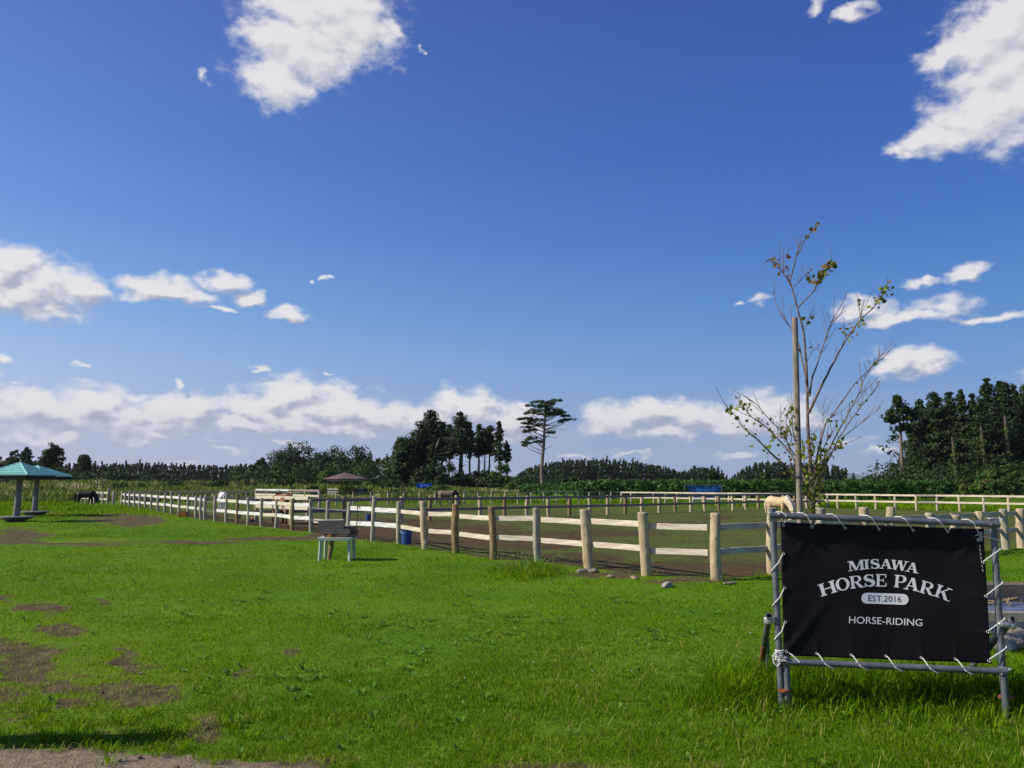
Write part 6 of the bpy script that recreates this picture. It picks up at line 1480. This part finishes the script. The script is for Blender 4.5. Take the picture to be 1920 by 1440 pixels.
for i, (x, y, hw, by, lb, dy) in enumerate(WOOD):
    Y = WY + dy * 1.3; h = zt(wv(y), Y); r = wpx(hw / 4.8, Y) * 1.25; b = max(1.2, zt(wv(by), Y)); V, T = cedar_crown(950 + i, h, r, b * .42, .60, .17, 0, .03, dens=1.15)
    plant_tree('cedar_tree', wx(x), Y, leaf_mesh('crown', V, T, M['cedar']), trunk_mesh('trunk', h * .9, .28, M['ivy_bark' if i in (2, 7, 9) else 'bark'], 950 + i, (0, 0), 6, r * .6, b * .7), lb, group='cedars of the right-hand wood')
for (x, y0, y1, r, lb) in [(1295, 620, 960, .34, 'ivy-wrapped trunk standing forward in the right-hand wood'), (1518, 530, 900, .36, 'ivy-wrapped trunk near the right edge of the photo'), (1030, 720, 940, .32, 'short ivy-wrapped trunk at the left of the right-hand wood')]:
    Y = WY - 8; h = zt(wv(y0), Y); t = thing('ivy_trunk', at_y(wx(x), 900, Y), lb, 'tree', 'ivy trunks of the right-hand wood'); t.location.z = 0
    mb = MB(); mb.tube([(0, 0, -.1), (-.1, 0, h * .5), (-.25, 0, h + 1.5)], [r * .8, r * .7, r * .5], 8); mb.build('trunk', M['bark'], t, smooth=True)
    g = np.random.default_rng(int(x)); C = [(-.25 * k / 40 + g.normal(0, r * .4), g.normal(0, r * .4), h * k / 40) for k in range(41)]; V, T = leaf_clumps(C, np.full(41, r), 22, .2, g, tint=np.full(41, .55)); link('ivy', leaf_mesh('ivy', V, T, M['light']), t)
wood('undergrowth', [(1700,905),(1712,880),(1725,868),(1760,866),(1800,862),(1840,858),(1880,850),(1935,846),(2100,842)], WY - 12, 2.6, 6, M['broad'], 21, 'round', .34, 3.2, clumps=11, per=22)
for i, (u, v, hw, Y, mt, lb) in enumerate([(1722,893,16,96,'broad','dark shrub at the left foot of the right-hand wood'),(1775,896,22,94,'crop','green bush at the foot of the right-hand wood'),(1815,892,20,90,'broad','dark bush right of the bare earth bank'),(1860,878,30,88,'light','bright weedy bush on the bank at the right'),(1905,868,34,86,'broad','tall dark bush cut by the right edge of the photo'),(1840,902,24,80,'light','low bright bush near the right end of the pale fence'),(1890,900,30,78,'broad','low dark bush behind the right end of the pale fence'),(1950,880,40,84,'broad','bush just beyond the right edge'),(1745,905,18,88,'crop','low leafy bush left of the bare earth bank')]):
    shrub(u, v, hw, Y, M[mt], lb, 300 + i, 'shrubs on the right-hand bank', leaf=.26, lobes=7, cl=22)
shrub(1846, 898, 10, 84, leafy('rusty_foliage', (.10, .05, .02), (.2, .10, .04), (.26, .15, .06)), 'rusty brown dying shrub on the bank at the right', 333, 'shrubs on the right-hand bank', leaf=.22)
shrub(1805, 908, 10, 84, M['reed'], 'dry tawny clump beside the bare earth bank', 334, 'shrubs on the right-hand bank', leaf=.2)

# -- far hills
def hills():
    n = 160; V = []; Y = 7000
    for j in range(5):
        for i in range(n + 1):
            u = -400 + 2800 * i / n; x = (u - 960) / F * Y; t = j / 4
            top = zt(np.interp(u, [-400, 400, 900, 1500, 1590, 1622, 1645, 1665, 1690, 1720, 1800, 2400], [902, 903, 903, 902, 892, 880.5, 883, 879.5, 883, 891, 898, 900]), Y) + 14 * (fbm(np.array([x * .004]), np.array([3.1]), 5, 3)[0] - .5)
            V.append((x, Y + t * 1400, -2 + (top + 2) * math.sin(t * math.pi / 2)))
    a = (np.arange(4)[:, None] * (n + 1) + np.arange(n)).ravel(); me = np_mesh('hills', V, [np.stack([a, a + 1, a + n + 2, a + n + 1], 1)], material('wooded_hill', [(.3, (.025, .045, .02)), (.6, (.05, .08, .03))], .01), smooth=True)
    tag(link('hills', me), kind='structure')
hills()
# post added outside the left of the frame, for an unseen caster of the path-edge shadow
E_ = gp(312, 1384); hpost = 1.35; Ls = hpost / math.tan(SUN_EL); ds = Vector((-to_sun.x, -to_sun.y, 0)).normalized()
post_obj('shadow_post', None, E_ - ds * Ls, hpost, .13, 990, M['log_grey'], (0, 0), 2)
tag(bpy.data.objects['shadow_post'], 'thick grey log post added out of view to cast the shadow along the path edge', 'post')

# ------------------------------------------------------------------ the air
def haze():
    mb = MB(); lo, hi = (-11000, -400, -3.0), (11000, 9500, 130.0)
    mb.box([(a + b) / 2 for a, b in zip(lo, hi)], [b - a for a, b in zip(lo, hi)])
    mt = bpy.data.materials.new('air'); mt.use_nodes = True; nt = mt.node_tree; nt.nodes.clear(); out = nt.nodes.new('ShaderNodeOutputMaterial'); v = nt.nodes.new('ShaderNodeVolumePrincipled')
    v.inputs['Color'].default_value = (.80, .88, 1.0, 1); v.inputs['Density'].default_value = 0.6e-4; v.inputs['Anisotropy'].default_value = .1
    nt.links.new(v.outputs[0], out.inputs['Volume']); tag(mb.build('haze', mt), kind='stuff')
haze()
